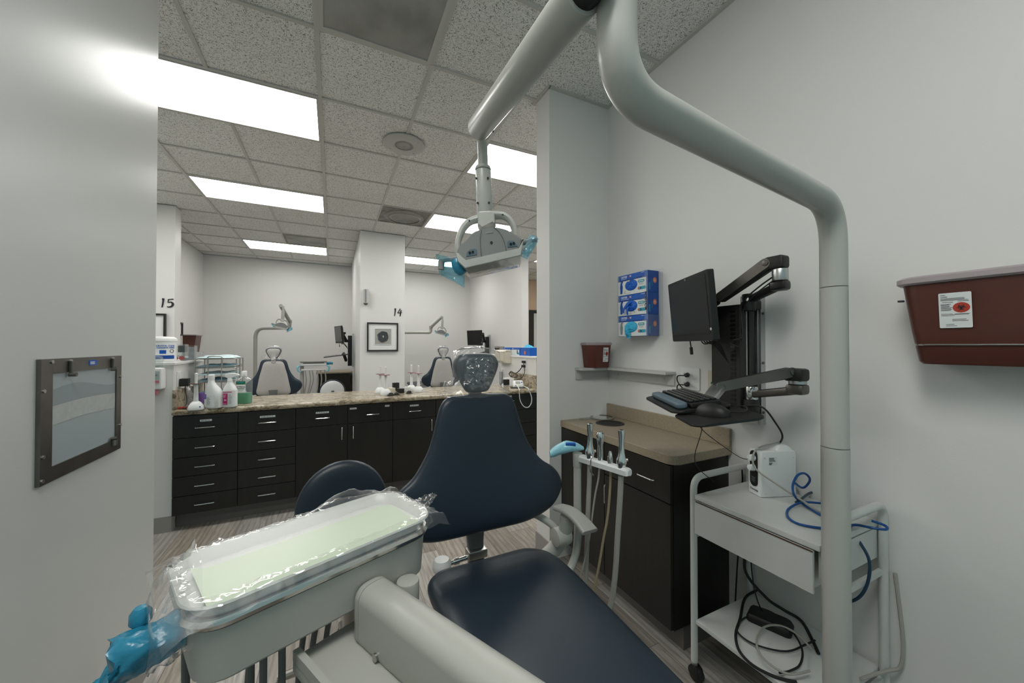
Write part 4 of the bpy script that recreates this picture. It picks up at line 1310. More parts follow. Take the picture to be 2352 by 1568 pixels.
    if k == 2:
        def dr(u, v):
            x = -.052 + .036 * v + .004 * NZ.noise(V((u * 7, v * 7, 2))); y = .012 - .088 * u
            return TF @ V((x + .006 * u, y, .006 + .020 * math.sin(PI * min(1, u * 1.15)) ** .6 * (1 - (2 * v - 1) ** 4) + .006 * NZ.noise(V((u * 10, v * 8, 1)))))
        MB().sheet(dr, 26, 14).build('glove_finger', gm, t, True, 180)
    if k == 0:
        MB().box((-.020, .020, .011), (.020, .008, .003), T=TF, bevel=.001).build('paper_tab', MT['cream'], t)

# ================================================================ wall track, column, monitor, keyboard
RY0, RY1 = .995, 1.085
WT = thing('equipment_wall_track', 'silver wall track with a tall black cable column behind the monitor', 'wall track', (XR, 1.05, 1.02))
MB().bb((1.708, RY0, 1.025), (XR - .0005, RY1, 1.605)).build('track', MT['alu'], WT)
MB().bb((1.7035, RY0 + .012, 1.03), (1.7075, RY0 + .022, 1.60)).build('track_rib', MT['alu'], WT)
for z in (1.08, 1.30, 1.52):
    MB().cyl((1.722, RY0 - .0002, z), (1.722, RY0 - .004, z), .006, n=14).build('bolt', MT['darksteel'], WT)
col = MB().bb((1.600, 1.020, 1.052), (1.7030, 1.155, 1.558), bevel=.003).build('column', MT['black'], WT)
s_ = MB()
for i in range(24): s_.bb((1.5975, 1.040, 1.075 + i * .0195), (1.5998, 1.062, 1.085 + i * .0195))
s_.build('vent_slots', MT['blackgloss'], col)
MB().bb((1.640, 1.0170, 1.06), (1.648, 1.0198, 1.55)).build('slide_strip', MT['alu'], col)
MB().bb((1.655, 1.0140, 1.06), (1.695, 1.0198, 1.55)).build('slide_channel', MT['blackgloss'], col)
# upper arm
MA = thing('articulated_mount', 'upper black and silver articulated arm carrying the monitor', 'mount', (1.62, 1.0, 1.55), 0, 'articulated arms')
J0, E1, H1 = V((1.548, 1.066, 1.588)), V((1.552, .872, 1.702)), V((1.640, 1.000, 1.578))
E0 = V((1.566, .842, 1.632))
def link(par, a, b, w, h, m, name, taper=.8, up=(0, 0, 1)):
    a, b = V(a), V(b); T_ = frame(a, b - a, z=up); L = (b - a).length
    return MB().loft([[T_ @ V((x, y * k, z * k)) for y, z in rrect(w, h, min(w, h) * .3, 4)] for x, k in ((-.012, .7), (0, 1), (L * .5, (1 + taper) / 2), (L, taper), (L + .012, taper * .7))]).build(name, m, par)
link(MA, E1 + V((0, .0, -.005)), J0, .040, .050, MT['black'], 'upper_link', .85)
pl = frame(E1, J0 - E1, z=(-1, 0, 0))
LL = (J0 - E1).length
MB().prism([(x, y) for x, y in rrect(LL + .03, .040, .018, 5, LL / 2, 0)], .004, pl @ M.Translation((0, 0, .020)), bevel=.001).build('side_plate', MT['darksteel'], MA)
MB().cyl(E1 + V((-.028, 0, 0)), E1 + V((-.020, 0, 0)), .012, bevel=.002).build('pivot_cap', MT['darksteel'], MA)
MB().box((0, 0, 0), (.055, .075, .052), T=M.Translation((1.558, .848, 1.700)), bevel=.012).build('elbow_block', MT['black'], MA)
MB().cyl((1.560, .835, 1.628), (1.560, .835, 1.674), .027, bevel=.003).build('elbow_collar', MT['alu'], MA)
MB().box((1.562, .838, 1.610), (.054, .060, .040), bevel=.012).build('elbow_lower', MT['blackgloss'], MA)
link(MA, (1.568, .85, 1.608), H1, .034, .030, MT['black'], 'lower_link', 1)
MB().cyl(H1 + V((0, .005, -.05)), H1 + V((0, .005, .025)), .026, bevel=.004).build('hub', MT['black'], MA)
MB().cyl(H1 + V((0, .005, -.008)), H1 + V((0, .005, .006)), .0275).build('hub_ring', MT['chrome'], MA)
MB().bb((1.64, .985, 1.535), (1.70, 1.0165, 1.575), bevel=.005).build('hub_bracket', MT['black'], MA)
MB().tube([E0 + V((-.03, .01, .01)), V((1.54, .90, 1.615)), V((1.55, .96, 1.575)), V((1.575, 1.00, 1.535)), V((1.57, .99, 1.42)), V((1.55, 1.02, 1.40))], .0032, n=8).build('cable', MT['rubber'], MA)
MB().tube([E0 + V((-.03, .0, .0)), V((1.545, .90, 1.60)), V((1.56, .965, 1.555)), V((1.585, 1.00, 1.50)), V((1.575, 1.0, 1.38)), V((1.55, 1.03, 1.385))], .0026, n=8).build('cable', MT['rubber'], MA)
# monitor
mc = V((1.512, 1.212, 1.548)); mx = V((-.190, -.370, 0)).normalized()
mn = V((-.889, .457, 0))
tiltm = .085
mup = (V((0, 0, 1)) + mn * math.tan(tiltm)).normalized()
MT_ = frame(mc, mx, z=mx.cross(mup))
mz = mx.cross(mup)
if mz.dot(mn) < 0: mz = -mz
MT_ = M((mx, mup, mz)).transposed().to_4x4(); MT_.translation = mc
MO = thing('monitor', 'black flat monitor on the upper arm facing the foreground chair', 'monitor', mc - V((0, 0, .16)), 0, 'monitors')
MW, MH = .412, .302
MB().prism(rrect(MW, MH, .008, 3), .030, MT_ @ M.Translation((0, 0, -.030)), bevel=.004).build('bezel', MT['black'], MO)
MB().prism(rrect(MW - .034, MH - .046, .002, 2, 0, .008), .0012, MT_ @ M.Translation((0, 0, .0002))).build('screen', MT['screen'], MO)
b = MB(); b.loft([[MT_ @ V((x, y, z)) for x, y in rrect(w_, h_, .02, 4)] for w_, h_, z in ((MW - .02, MH - .02, -.0305), (MW - .05, MH - .05, -.042), (.26, .2, -.052), (.12, .12, -.056))])
b.build('back_cover', MT['black'], MO)
MB().cyl(MT_ @ V((0, MH / 2 - .011, .0004)), MT_ @ V((0, MH / 2 - .011, .0014)), .006, n=16).build('badge', MT['inkgrey'], MO)
MB().cyl(MT_ @ V((MW / 2 - .010, -MH / 2 + .05, .0004)), MT_ @ V((MW / 2 - .010, -MH / 2 + .05, .0014)), .006, n=16).build('red_sticker', MT['label'], MO)
link(MO, MT_ @ V((0, -.01, -.057)), J0 + V((.0, .03, -.01)), .05, .04, MT['black'], 'tilt_mount', .9)
MB().tube([MT_ @ V((-.05, -MH / 2 + .004, -.02)), MT_ @ V((-.05, -MH / 2 - .03, -.022))], .003, smooth=False).build('cable', MT['rubber'], MO)
MB().box((-.05, -MH / 2 - .048, -.022), (.017, .036, .010), T=MT_, bevel=.002).build('usb_socket', MT['black'], MO)
for k in range(4):
    MB().tube([MT_ @ V((.05 + .022 * k, -MH / 2 + .006, -.022)), MT_ @ V((.065 + .02 * k, -MH / 2 - .015 + .003 * k, -.03)), MT_ @ V((.11 + .012 * k, -MH / 2 - .022 + .006 * k, -.05)), V((1.585, 1.06 + .006 * k, 1.30 + .012 * k))], .0026, n=8).build('cable', MT['rubber'], MO)

# keyboard on the lower arm
KL, KF = V((1.174, 1.115, 1.193)), V((1.014, .850, 1.193))
kx = (KF - KL).normalized(); ky = V((-kx.y, kx.x, 0))
if ky.x < 0: ky = -ky
ky = (ky + V((0, 0, .15))).normalized(); kz = kx.cross(ky)
if kz.z < 0: kz = -kz
TK = M((kx, ky, kz)).transposed().to_4x4(); TK.translation = KL
KLn = (KF - KL).length
KA = thing('articulated_mount', 'lower black and silver articulated arm carrying the keyboard tray', 'mount', (1.62, 1.0, 1.15), 0, 'articulated arms')
MB().prism(rrect(KLn + .05, .185, .03, 5, KLn / 2 - .005, .068), .008, TK @ M.Translation((0, 0, -.034)), bevel=.003).build('keyboard_tray', MT['black'], KA)
MB().prism(rrect(.185, .20, .03, 5, KLn + .075, .080), .007, TK @ M.Translation((0, 0, -.046)), bevel=.003).build('mouse_tray', MT['black'], KA)
MB().cyl(TK @ V((KLn - .01, .06, -.058)), TK @ V((KLn - .01, .06, -.036)), .045, .05).build('tray_pivot', MT['black'], KA)
EL = V((1.545, .802, 1.278)); AE = V((1.285, .905, 1.226))
link(KA, EL + V((-.0, .0, -.004)), AE, .036, .042, MT['black'], 'upper_link', .8)
pl = frame(EL, AE - EL, z=V((-.45, -.9, 0))); L2 = (AE - EL).length
MB().prism(rrect(L2 + .03, .036, .015, 5, L2 / 2, 0), .004, pl @ M.Translation((0, 0, .0185)), bevel=.001).build('side_plate', MT['darksteel'], KA)
MB().cyl(pl @ V((0, 0, .02)), pl @ V((0, 0, .027)), .011, bevel=.002).build('pivot_cap', MT['darksteel'], KA)
MB().box((1.565, .786, 1.268), (.06, .07, .048), bevel=.012).build('elbow_block', MT['black'], KA)
MB().cyl((1.568, .782, 1.234), (1.568, .782, 1.246), .0285).build('elbow_collar', MT['alu'], KA)
MB().box((1.570, .784, 1.214), (.056, .062, .040), bevel=.012).build('elbow_lower', MT['darksteel'], KA)
HK = V((1.640, .998, 1.165))
link(KA, (1.573, .80, 1.206), HK, .030, .032, MT['darksteel'], 'lower_link', 1)
MB().cyl(HK + V((0, .0, -.022)), HK + V((0, .0, .035)), .026, bevel=.004).build('hub', MT['chrome'], KA)
MB().loft([[HK + V((x, y, z)) for x, y in rrect(w_, .05, .01, 3)] for w_, z in ((.05, -.022), (.06, -.06), (.04, -.10))]).build('hub_body', MT['black'], KA)
link(KA, AE + V((.01, 0, -.002)), TK @ V((KLn * .72, .128, -.024)), .05, .026, MT['alu'], 'tray_bracket', .9)
MB().tube([V((1.60, 1.0, 1.12)), V((1.62, .94, 1.12)), V((1.64, .90, 1.06)), V((1.66, .885, 1.0)), V((1.70, .95, .93)), V((1.72, 1.02, .90))], .0036, n=8).build('cable', MT['rubber'], KA)
MB().tube([TK @ V((.20, .05, -.034)), PXp(1603, 960, 1.30), PXp(1612, 985, 1.30), PXp(1596, 1045, 1.315), PXp(1604, 1075, 1.32), PXp(1625, 1110, 1.33) + V((.04, 0, 0))], .0016, n=6).build('cable', MT['rubber'], KA)
MB().tube([TK @ V((.27, .05, -.034)), PXp(1612, 985, 1.30), PXp(1655, 1020, 1.45), PXp(1700, 1050, 1.62), PXp(1725, 1055, 1.66)], .0016, n=6).build('cable', MT['rubber'], KA)

KB = thing('keyboard', 'black keyboard with a grey-blue wrist rest on the arm-mounted tray', 'keyboard', TK @ V((KLn / 2, .07, -.026)))
MB().prism(rrect(KLn, .098, .008, 3, KLn / 2, .086), .016, TK @ M.Translation((0, 0, -.0255)), bevel=.004).build('keyboard_base', MT['black'], KB)
MB().prism(rrect(KLn * .97, .036, .012, 4, KLn / 2, .014), .020, TK @ M.Translation((0, 0, -.0255)), bevel=.007, seg=3).build('wrist_rest', MT['wristrest'], KB)
for r_i in range(5):
    for c_i in range(17):
        kk = MB()
        kk.box((.010 + (c_i + .5) * (KLn - .02) / 17, .046 + r_i * .0178, -.0068), (.0138, .0142, .006), T=TK, bevel=.0015)
        kk.build('key', MT['blackgloss'], KB)
MS = thing('mouse', 'black mouse on the small tray beside the keyboard', 'mouse', TK @ V((KLn + .07, .085, -.038)))
MB().pillow(ellipse(.058, .031, 28), .034, .0, TK @ M.Translation((KLn + .062, .075, -.0385)) @ M.Rotation(.5, 4, 'Z'), rings=8, p=2.6, q=1.8).build('mouse_body', MT['black'], MS)
MB().tube([TK @ V((KLn + .085, .115, -.032)), TK @ V((KLn + .10, .15, -.034)), TK @ V((KLn + .05, .18, -.03)), TK @ V((KLn - .02, .16, -.036))], .0018, n=6).build('mouse_cable', MT['rubber'], MS)

# wall outlets
OP = thing('wall_outlet', 'white double wall outlet with two black plugs beside the corner shelf', 'outlet', (XR, 1.382, 1.19))
MB().bb((XR - .006, 1.322, 1.138), (XR - .0005, 1.442, 1.256), bevel=.002).build('cover_plate', MT['white'], OP)
for z in (1.222, 1.172):
    r_ = MB().prism(rrect(.030, .028, .010, 4), .002, frame((XR - .006, 1.408, z), (0, -1, 0), z=(-1, 0, 0))).build('receptacle', MT['label'], OP)
    for dy in (-.006, .006): MB().bb((XR - .0088, 1.4085 + dy - .0012, z - .005), (XR - .008, 1.4085 + dy + .0012, z + .005)).build('slot', MT['ink'], r_)
    MB().tube([(XR - .008, 1.392, z - .002), (XR - .035, 1.378, z - .004), (XR - .045, 1.36, z - .006)], [.011, .012, .006], n=10).build('plug', MT['rubber'], OP)
    MB().tube([(XR - .035, 1.385, z - .006), (XR - .04, 1.43, z - .012), (XR - .03, 1.435, z - .05), (XR - .03, 1.38, z - .09), (XR - .02, 1.30, z - .10)], .0032, n=8).build('cord', MT['rubber'], OP)
OB = thing('wall_switch', 'cream wall plate partly hidden behind the black column', 'switch plate', (XR, 1.235, 1.19))
MB().bb((XR - .006, 1.200, 1.135), (XR - .0005, 1.275, 1.250), bevel=.002).build('cover_plate', MT['cream'], OB)
MB().prism(rrect(.02, .012, .002, 2), .002, frame((XR - .006, 1.238, 1.208), (0, -1, 0), z=(-1, 0, 0))).build('label_strip', MT['label'], OB)
MB().cyl((XR - .006, 1.240, 1.188), (XR - .02, 1.240, 1.188), .009, bevel=.002).build('knob', MT['greendk'], OB)
# ================================================================ CART
CX0, CX1, CYN, CYF = 1.352, 1.722, .600, 1.060
CTZ = .766
KT = thing('utility_cart', 'white two-tier rolling cart with a drawer by the right wall', 'cart', (1.53, .83, 0))
r = .0135
for y in (CYF, CYN):
    MB().tube(rounded([(CX0, y, .075), (CX0, y, .830), (CX1, y, .830), (CX1, y, .075)], .055, 8), r, n=16, smooth=False).build('end_frame', MT['whitem'], KT)
MB().bb((CX0 - .012, CYN + .012, CTZ - .020), (CX1 + .008, CYF - .014, CTZ), bevel=.003).build('top_board', MT['whitem'], KT)
dr = MB().bb((CX0 - .014, CYN + .030, .608), (CX0 - .002, CYF - .014, .742), bevel=.003).build('drawer_front', MT['whitem'], KT)
MB().bb((CX0 - .016, CYN + .030, .7385), (CX0 - .0135, CYF - .02, .7425)).build('worn_edge', MT['goo'], dr)
MB().bb((CX0 - .0015, CYN + .040, .615), (CX1 - .015, CYF - .02, .730)).build('drawer_box', MT['whitem'], KT)
MB().bb((CX0 + .01, CYN + .013, .640), (CX1 - .01, CYN + .026, .742)).build('end_panel', MT['whitem'], KT)
MB().bb((CX0 - .010, CYN + .015, .238), (CX1 + .005, CYF - .014, .256), bevel=.003).build('lower_shelf', MT['whitem'], KT)
for z in (.595, .226):
    for y in (CYN + .004, CYF - .004):
        MB().bb((CX0, y - .006, z - .008), (CX1, y + .006, z + .010)).build('cross_bar', MT['whitem'], KT)
for x in (CX0, CX1):
    for y in (CYN, CYF):
        c = MB(); c.cyl((x, y, .060), (x, y, .085), .012)
        c = c.build('caster_stem', MT['steel'], KT)
        MB().cyl((x - .014, y - .01, .030), (x + .014, y - .01, .030), .0295, bevel=.006).build('caster', MT['rubber'], c)
        MB().cyl((x - .018, y - .005, .040), (x + .018, y - .005, .040), .024, bevel=.004).build('caster_hood', MT['black'], c)

# scaler unit on the cart
s0, s1 = V((1.548, .905, 0)), V((1.700, .850, 0))
sx = (s1 - s0).normalized(); TS_ = frame((s0.x, s0.y, CTZ + .0005), sx, z=(0, 0, 1))     # x along the wide face, y away
SLn, SW = .158, .072
SU = thing('ultrasonic_scaler', 'white boxy ultrasonic scaler unit with knobs standing on the cart', 'scaler unit', TS_ @ V((SLn / 2, SW / 2, 0)))
sb_ = MB().loft([[TS_ @ V((x, y, z)) for x, y in rrect(SLn + e, SW + e, .008, 3, SLn / 2 + o_, SW / 2)] for e, z, o_ in ((-.006, 0, 0), (0, .003, 0), (0, .165, 0), (-.006, .181, .002), (-.02, .184, .004))])
sb_ = sb_.build('housing', MT['white'], SU)
MB().loft([[TS_ @ V((x, y, z)) for x, y in rrect(w_, d_, .012, 3, SLn * .72, SW / 2)] for w_, d_, z in ((.075, .060, .182), (.06, .05, .196), (.04, .036, .203))]).build('cord_rest', MT['white'], SU)
TFc = TS_ @ frame((-.0008, SW / 2, .100), (0, -1, 0), z=(-1, 0, 0))
fp = MB().prism(rrect(.040, .145, .019, 6, 0, .008), .002, TFc).build('control_panel', MT['black'], SU)
for dy in (.052, .012):
    k_ = MB(); k_.cyl(TFc @ V((.002, dy, .002)), TFc @ V((.002, dy, .024)), .014, .012, bevel=.002); k_.build('knob', MT['white'], fp)
k_ = MB(); bars(k_, TFc, -.012, -.028, .024, 4, .006, .0016, random.Random(3), z=.0026); k_.build('panel_print', MT['inkgrey'], fp)
text_mb('Dentsply', .0115, TFc @ M.Translation((0, -.078, .0005)), .0003).build('lettering', MT['ink'], sb_)
TWd = TS_ @ frame((SLn / 2, -.0006, .092), (1, 0, 0), z=(0, -1, 0))
for x, y in ((-.062, .066), (.062, .066), (-.062, -.076), (.055, -.076)):
    MB().cyl(TWd @ V((x, y, 0)), TWd @ V((x, y, .0015)), .0035, n=12).build('screw', MT['label'], sb_)
lb = MB().box((-.028, .055, .0005), (.036, .030, .0006), T=TWd).build('rating_label', MT['label'], sb_)
k_ = MB(); bars(k_, TWd, -.044, .066, .030, 4, .0042, .0022, random.Random(6), z=.001); bars(k_, TWd, -.044, .046, .015, 2, .005, .0032, random.Random(1), z=.001); k_.build('label_print', MT['ink'], lb)
# handpiece lying on top and its cord
hp0, hp1 = TS_ @ V((.010, .022, .191)), TS_ @ V((.120, .040, .2085))
MB().tube([hp0, hp0.lerp(hp1, .25), hp0.lerp(hp1, .5), hp1], [.0055, .0075, .0068, .0045], n=12).build('handpiece', MT['alu'], SU)
c0 = TS_ @ V((-.006, .02, .186))
MB().tube([hp0, c0, TS_ @ V((-.022, .016, .155)), TS_ @ V((-.020, .0, .115)), TS_ @ V((.02, -.055, .075)), TS_ @ V((.07, -.11, .035)), V((1.60, .72, CTZ + .0045)), V((1.64, .70, CTZ + .0045)), V((1.68, .66, CTZ + .0045))], .0036, n=9).build('handpiece_cord', MT['hose'], SU)
MB().tube([TS_ @ V((SLn + .001, .03, .03)), TS_ @ V((SLn + .02, .03, .028)), TS_ @ V((SLn + .03, .02, .008))], .003, n=8).build('power_cord', MT['hose'], SU)
# coiled blue water tubing
z = CTZ + .0055
ZC = lambda x, y: (1560 + x / 2.667, 980 + y / 2.667)
def CZ(x, y, dz=0): return PZ(*ZC(x, y), CTZ + .0055 + dz)
def CD(x, y, d): return PD(*ZC(x, y), d)
BT = MB().tube([TS_ @ V((SLn + .001, .035, .060)), CD(750, 372, 1.46), CD(792, 345, 1.44), CD(798, 312, 1.42), CD(765, 284, 1.41), CD(722, 300, 1.40), CD(696, 360, 1.40), CD(706, 420, 1.38), CZ(745, 462, .004), CZ(800, 500), CZ(880, 545), CZ(960, 560), CZ(1010, 520, .004), CZ(960, 480, .006), CZ(850, 466, .009),
                CZ(760, 462, .0125), CZ(700, 482, .0085), CZ(662, 515), CZ(668, 555), CZ(720, 590), CZ(800, 610), CZ(890, 620), CZ(1000, 615), CZ(1080, 600, .004), CZ(1180, 618, .012), CZ(1265, 628, .014), CZ(1262, 605, .020), CZ(1180, 575, .022)], .0042, n=10)
BT = BT.build('water_tubing', MT['tubblue'], None)
tag(BT, 'bright blue tubing coiled on the white cart top', 'tubing')
DTb = MB().tube([CZ(715, 462, .012), CZ(745, 446, .016), CZ(800, 405, .014), CZ(880, 392, .012), CZ(960, 410, .013), CZ(1000, 470, .016), CZ(1030, 560, .030), PXp(1958, 1222, 1.60), PXp(1978, 1250, 1.59), PXp(1996, 1285, 1.585), PXp(1996, 1325, 1.58), PXp(1983, 1360, 1.575), PXp(1962, 1378, 1.57), PXp(1930, 1385, 1.56)], .0046, n=10).build('water_hose', MT['tubdk'], None)
tag(DTb, 'dark blue hose curving down from the cart top behind the grey pole', 'hose')
# lower shelf: foot pedal and cables
z = .2565
FP = thing('foot_pedal', 'flat black foot pedal lying among cables on the lower cart shelf', 'foot pedal', (1.50, .82, z))
pc = PZ(1768, 1432, z)
FP.location = (pc.x, pc.y, z); WM[FP.name] = M.Translation((pc.x, pc.y, z))
MB().loft([[V((x, y, zz)) for x, y in rrect(w_, l_, .018, 4)] for w_, l_, zz in ((.088, .150, 0), (.090, .152, .012), (.080, .140, .026), (.074, .132, .029))], T=M.Translation((pc.x, pc.y, z)) @ M.Rotation(.35, 4, 'Z')).build('pedal_body', MT['black'], FP)
def cable(label, cat, pts, rr, m, name='power_cable'):
    o_ = MB().tube(pts, rr, n=9).build(name, m, None); tag(o_, label, cat); return o_
def shelf_pts(px, dz=0, r_=.004): return [PZ(u, v, z + r_ + dz * (i % 2)) for i, (u, v) in enumerate(px)]
cable('thick black cable drooping from above onto the lower cart shelf', 'cable', [V((1.62, 1.02, .60)), V((1.60, 1.0, .52)), V((1.575, .985, .42))] + [PZ(1760, 1372, .33), PZ(1800, 1400, .29), PZ(1840, 1425, z + .006), PZ(1866, 1470, z + .006), PZ(1880, 1500, z + .006)], .0058, MT['rubber'])
cable('black cable looped round the foot pedal near the front edge of the shelf', 'cable', shelf_pts([(1745, 1352), (1712, 1372), (1700, 1420), (1690, 1455), (1696, 1490), (1722, 1522), (1760, 1545), (1800, 1560), (1830, 1566)], .0, .0052), .005, MT['rubber'])
cable('thin black cord coiled over the foot pedal on the cart shelf', 'cable', shelf_pts([(1740, 1408), (1705, 1422), (1692, 1445), (1715, 1470), (1760, 1488), (1810, 1495), (1850, 1480), (1872, 1470)], .0, .012), .0032, MT['rubber'])
cable('grey cord looped in front of the foot pedal on the cart shelf', 'cable', shelf_pts([(1865, 1490), (1830, 1455), (1790, 1436), (1755, 1440), (1738, 1465), (1745, 1500), (1775, 1530), (1815, 1548), (1860, 1540)], .0, .030), .0038, MT['hose'])
cable('black cord running along the back of the lower cart shelf', 'cable', shelf_pts([(1730, 1390), (1780, 1410), (1820, 1450), (1842, 1490), (1838, 1525), (1815, 1540), (1790, 1545)], .0, .016), .0034, MT['rubber'])
cable('grey cord hanging behind the near cart leg by the wall', 'cable', [V((1.735, .575, .60)), V((1.733, .565, .50)), V((1.728, .555, .38)), V((1.72, .56, .30)), V((1.70, .585, .274)), V((1.64, .60, .272)), V((1.58, .61, .272))], .0055, MT['hose'])
cable('thin dark cord hanging from the drawer to the lower shelf', 'cable', [V((1.56, .95, .60)), V((1.555, .95, .48)), V((1.565, .94, .36)), V((1.60, .93, .28)), V((1.62, .90, z + .004))], .0026, MT['rubber'])
cable('black cord hanging from the counter edge behind the cart', 'cable', [V((1.735, 1.10, .80)), V((1.73, 1.095, .74)), V((1.715, 1.09, .66)), V((1.70, 1.09, .52)), V((1.69, 1.10, .30)), V((1.68, 1.11, .01))], .0034, MT['rubber'])

# ================================================================ LEFT WALL dispenser
DY0, DY1, DZ0, DZ1 = 1.418, 1.830, 1.006, 1.341
WD = thing('wall_dispenser', 'steel framed dispenser with a frosted window set in the left wall', 'dispenser', (XL, 1.624, DZ0))
f = MB(); bw, bb_ = .044, .062
x0, x1 = XL + .0005, XL + .010
f.bb((x0, DY0, DZ0), (x1, DY0 + .046, DZ1)); f.bb((x0, DY1 - .032, DZ0), (x1, DY1, DZ1))
f.bb((x0, DY0 + .0461, DZ1 - .040), (x1, DY1 - .0321, DZ1)); f.bb((x0, DY0 + .0461, DZ0), (x1, DY1 - .0321, DZ0 + .040))
f.build('frame', MT['darksteel'], WD)
MB().bb((x0, DY0 + .046, DZ0 + .040), (XL + .006, DY1 - .032, DZ1 - .040)).build('window', MT['frost'] if 'frost' in MT else MT['label'], WD)
TWl = frame((XL + .0062, (DY0 + DY1) / 2 + .007, (DZ0 + DZ1) / 2), (0, 1, 0), z=(1, 0, 0))
MB().sheet(lambda u, v: TWl @ V(((u - .5) * .33, -.016 + .052 * v + .006 * math.sin(PI * u), .0006)), 20, 4).build('paper_stack', MT['paperstack'], WD)
MB().sheet(lambda u, v: TWl @ V(((u - .5) * .33, .036 + (.045 + .012 * math.sin(u * 5)) * v, .0005)), 20, 4).build('film_fold', MT['frostdk'], WD)
for yy, z0, z1 in ((DY0 + .115, DZ1 - .048, DZ1 - .008), (DY1 - .068, DZ1 - .046, DZ1 - .008)):
    MB().bb((x1, yy - .004, z0), (x1 + .008, yy + .004, z1), bevel=.002).build('clip', MT['darksteel'], WD)
    MB().cyl((x1, yy, z0), (x1 + .016, yy, z0), .006, n=14).build('clip_foot', MT['darksteel'], WD)
    MB().cyl((x1, yy + .003, z1), (x1 + .005, yy + .003, z1), .004, n=12).build('rivet', MT['steel'], WD)
ba = MB().prism(rrect(.043, .017, .003, 3), .001, frame((x1, 1.652, DZ1 - .018), (0, 1, 0), z=(1, 0, 0))).build('blue_badge', MT['blue'], WD)
b_ = MB(); bars(b_, frame((x1 + .001, 1.652, DZ1 - .018), (0, 1, 0), z=(1, 0, 0)), -.018, .002, .036, 2, .005, .0028, random.Random(2)); b_.build('badge_print', MT['label'], ba)
MB().bb((x1, DY1 - .062, DZ0 + .022), (x1 + .010, DY1 - .046, DZ0 + .052), bevel=.002).build('latch', MT['steel'], WD)
MB().cyl((x1, DY1 - .064, DZ0 + .048), (x1 + .016, DY1 - .064, DZ0 + .048), .006, n=14).build('latch_knob', MT['darksteel'], WD)
for yy, zz in ((DY0 + .010, DZ1 - .085), (DY0 + .010, DZ0 + .075), (DY1 - .006, DZ1 - .075), (DY1 - .006, DZ0 + .085), (DY0 + .008, DZ0 + .012), (DY0 + .04, DZ1 - .008)):
    MB().cyl((x1, yy, zz), (x1 + .003, yy, zz), .005, n=12).build('rivet', MT['steel'], WD)
# ================================================================ LONG GRANITE COUNTER
GZ = .900
GT = thing('granite_countertop', 'long speckled granite countertop over the dark drawers', 'countertop', (.48, 3.87, .858))
MB().bb((-1.0655, 3.532, .858), (2.0345, 4.215, GZ), bevel=.016, seg=3).build('slab', MT['granite'], GT)
MB().bb((-1.0655, 3.560, GZ + .0002), (-1.044, 4.20, GZ + .145), bevel=.003).build('side_splash', MT['granite'], GT)
MB().bb((2.0125, 3.560, GZ + .0002), (2.0345, 4.20, GZ + .145), bevel=.003).build('side_splash', MT['granite'], GT)
CF = 3.571
xs = [-1.062, PYp(547.5, 1000, CF).x, PYp(679.5, 1000, CF).x, PYp(798, 1000, CF).x, PYp(901.5, 1000, CF).x]
xs += [xs[-1] + .40, xs[-1] + .80, 1.63, 2.030]
CL = ['five-drawer dark unit at the left end of the granite counter', 'second five-drawer dark unit from the left under the granite counter', 'dark unit of one drawer over a door left of the handle pair',
      'dark unit of one drawer over a door right of the handle pair', 'dark drawer-and-door unit just left of the chair backrest', 'dark unit hidden behind the left side of the chair backrest',
      'dark unit hidden behind the middle of the chair backrest', 'dark drawer stack at the right end of the granite counter']
ZD = [.853, .686, .541, .400, .256, .119]


def pull(par, x, z, w, y=CF - .0195, vert=False):
    if vert: pts = [(x, y, z + w / 2), (x, y - .028, z + w / 2), (x, y - .028, z - w / 2), (x, y, z - w / 2)]
    else: pts = [(x - w / 2, y, z), (x - w / 2, y - .028, z), (x + w / 2, y - .028, z), (x + w / 2, y, z)]
    MB().tube(rounded(pts, .008, 3), .0042, n=8, smooth=False).build('handle', MT['chrome'], par)


def strip(par, x, z, w, seed, y=CF - .0195):
    l = MB().bb((x - w / 2, y - .0012, z - .0075), (x + w / 2, y + .0002, z + .0075)).build('label_strip', MT['label'], par)
    k = MB(); T_ = frame((x, y - .0013, z), (1, 0, 0), z=(0, -1, 0)); rr = random.Random(seed)
    q = -w * .40
    while q < w * .36:
        ww = rr.uniform(.006, .018); k.box((q + ww / 2, 0, .0003), (ww, .005, .0003), T=T_); q += ww + .005
    k.build('strip_print', MT['inkgrey'], l)


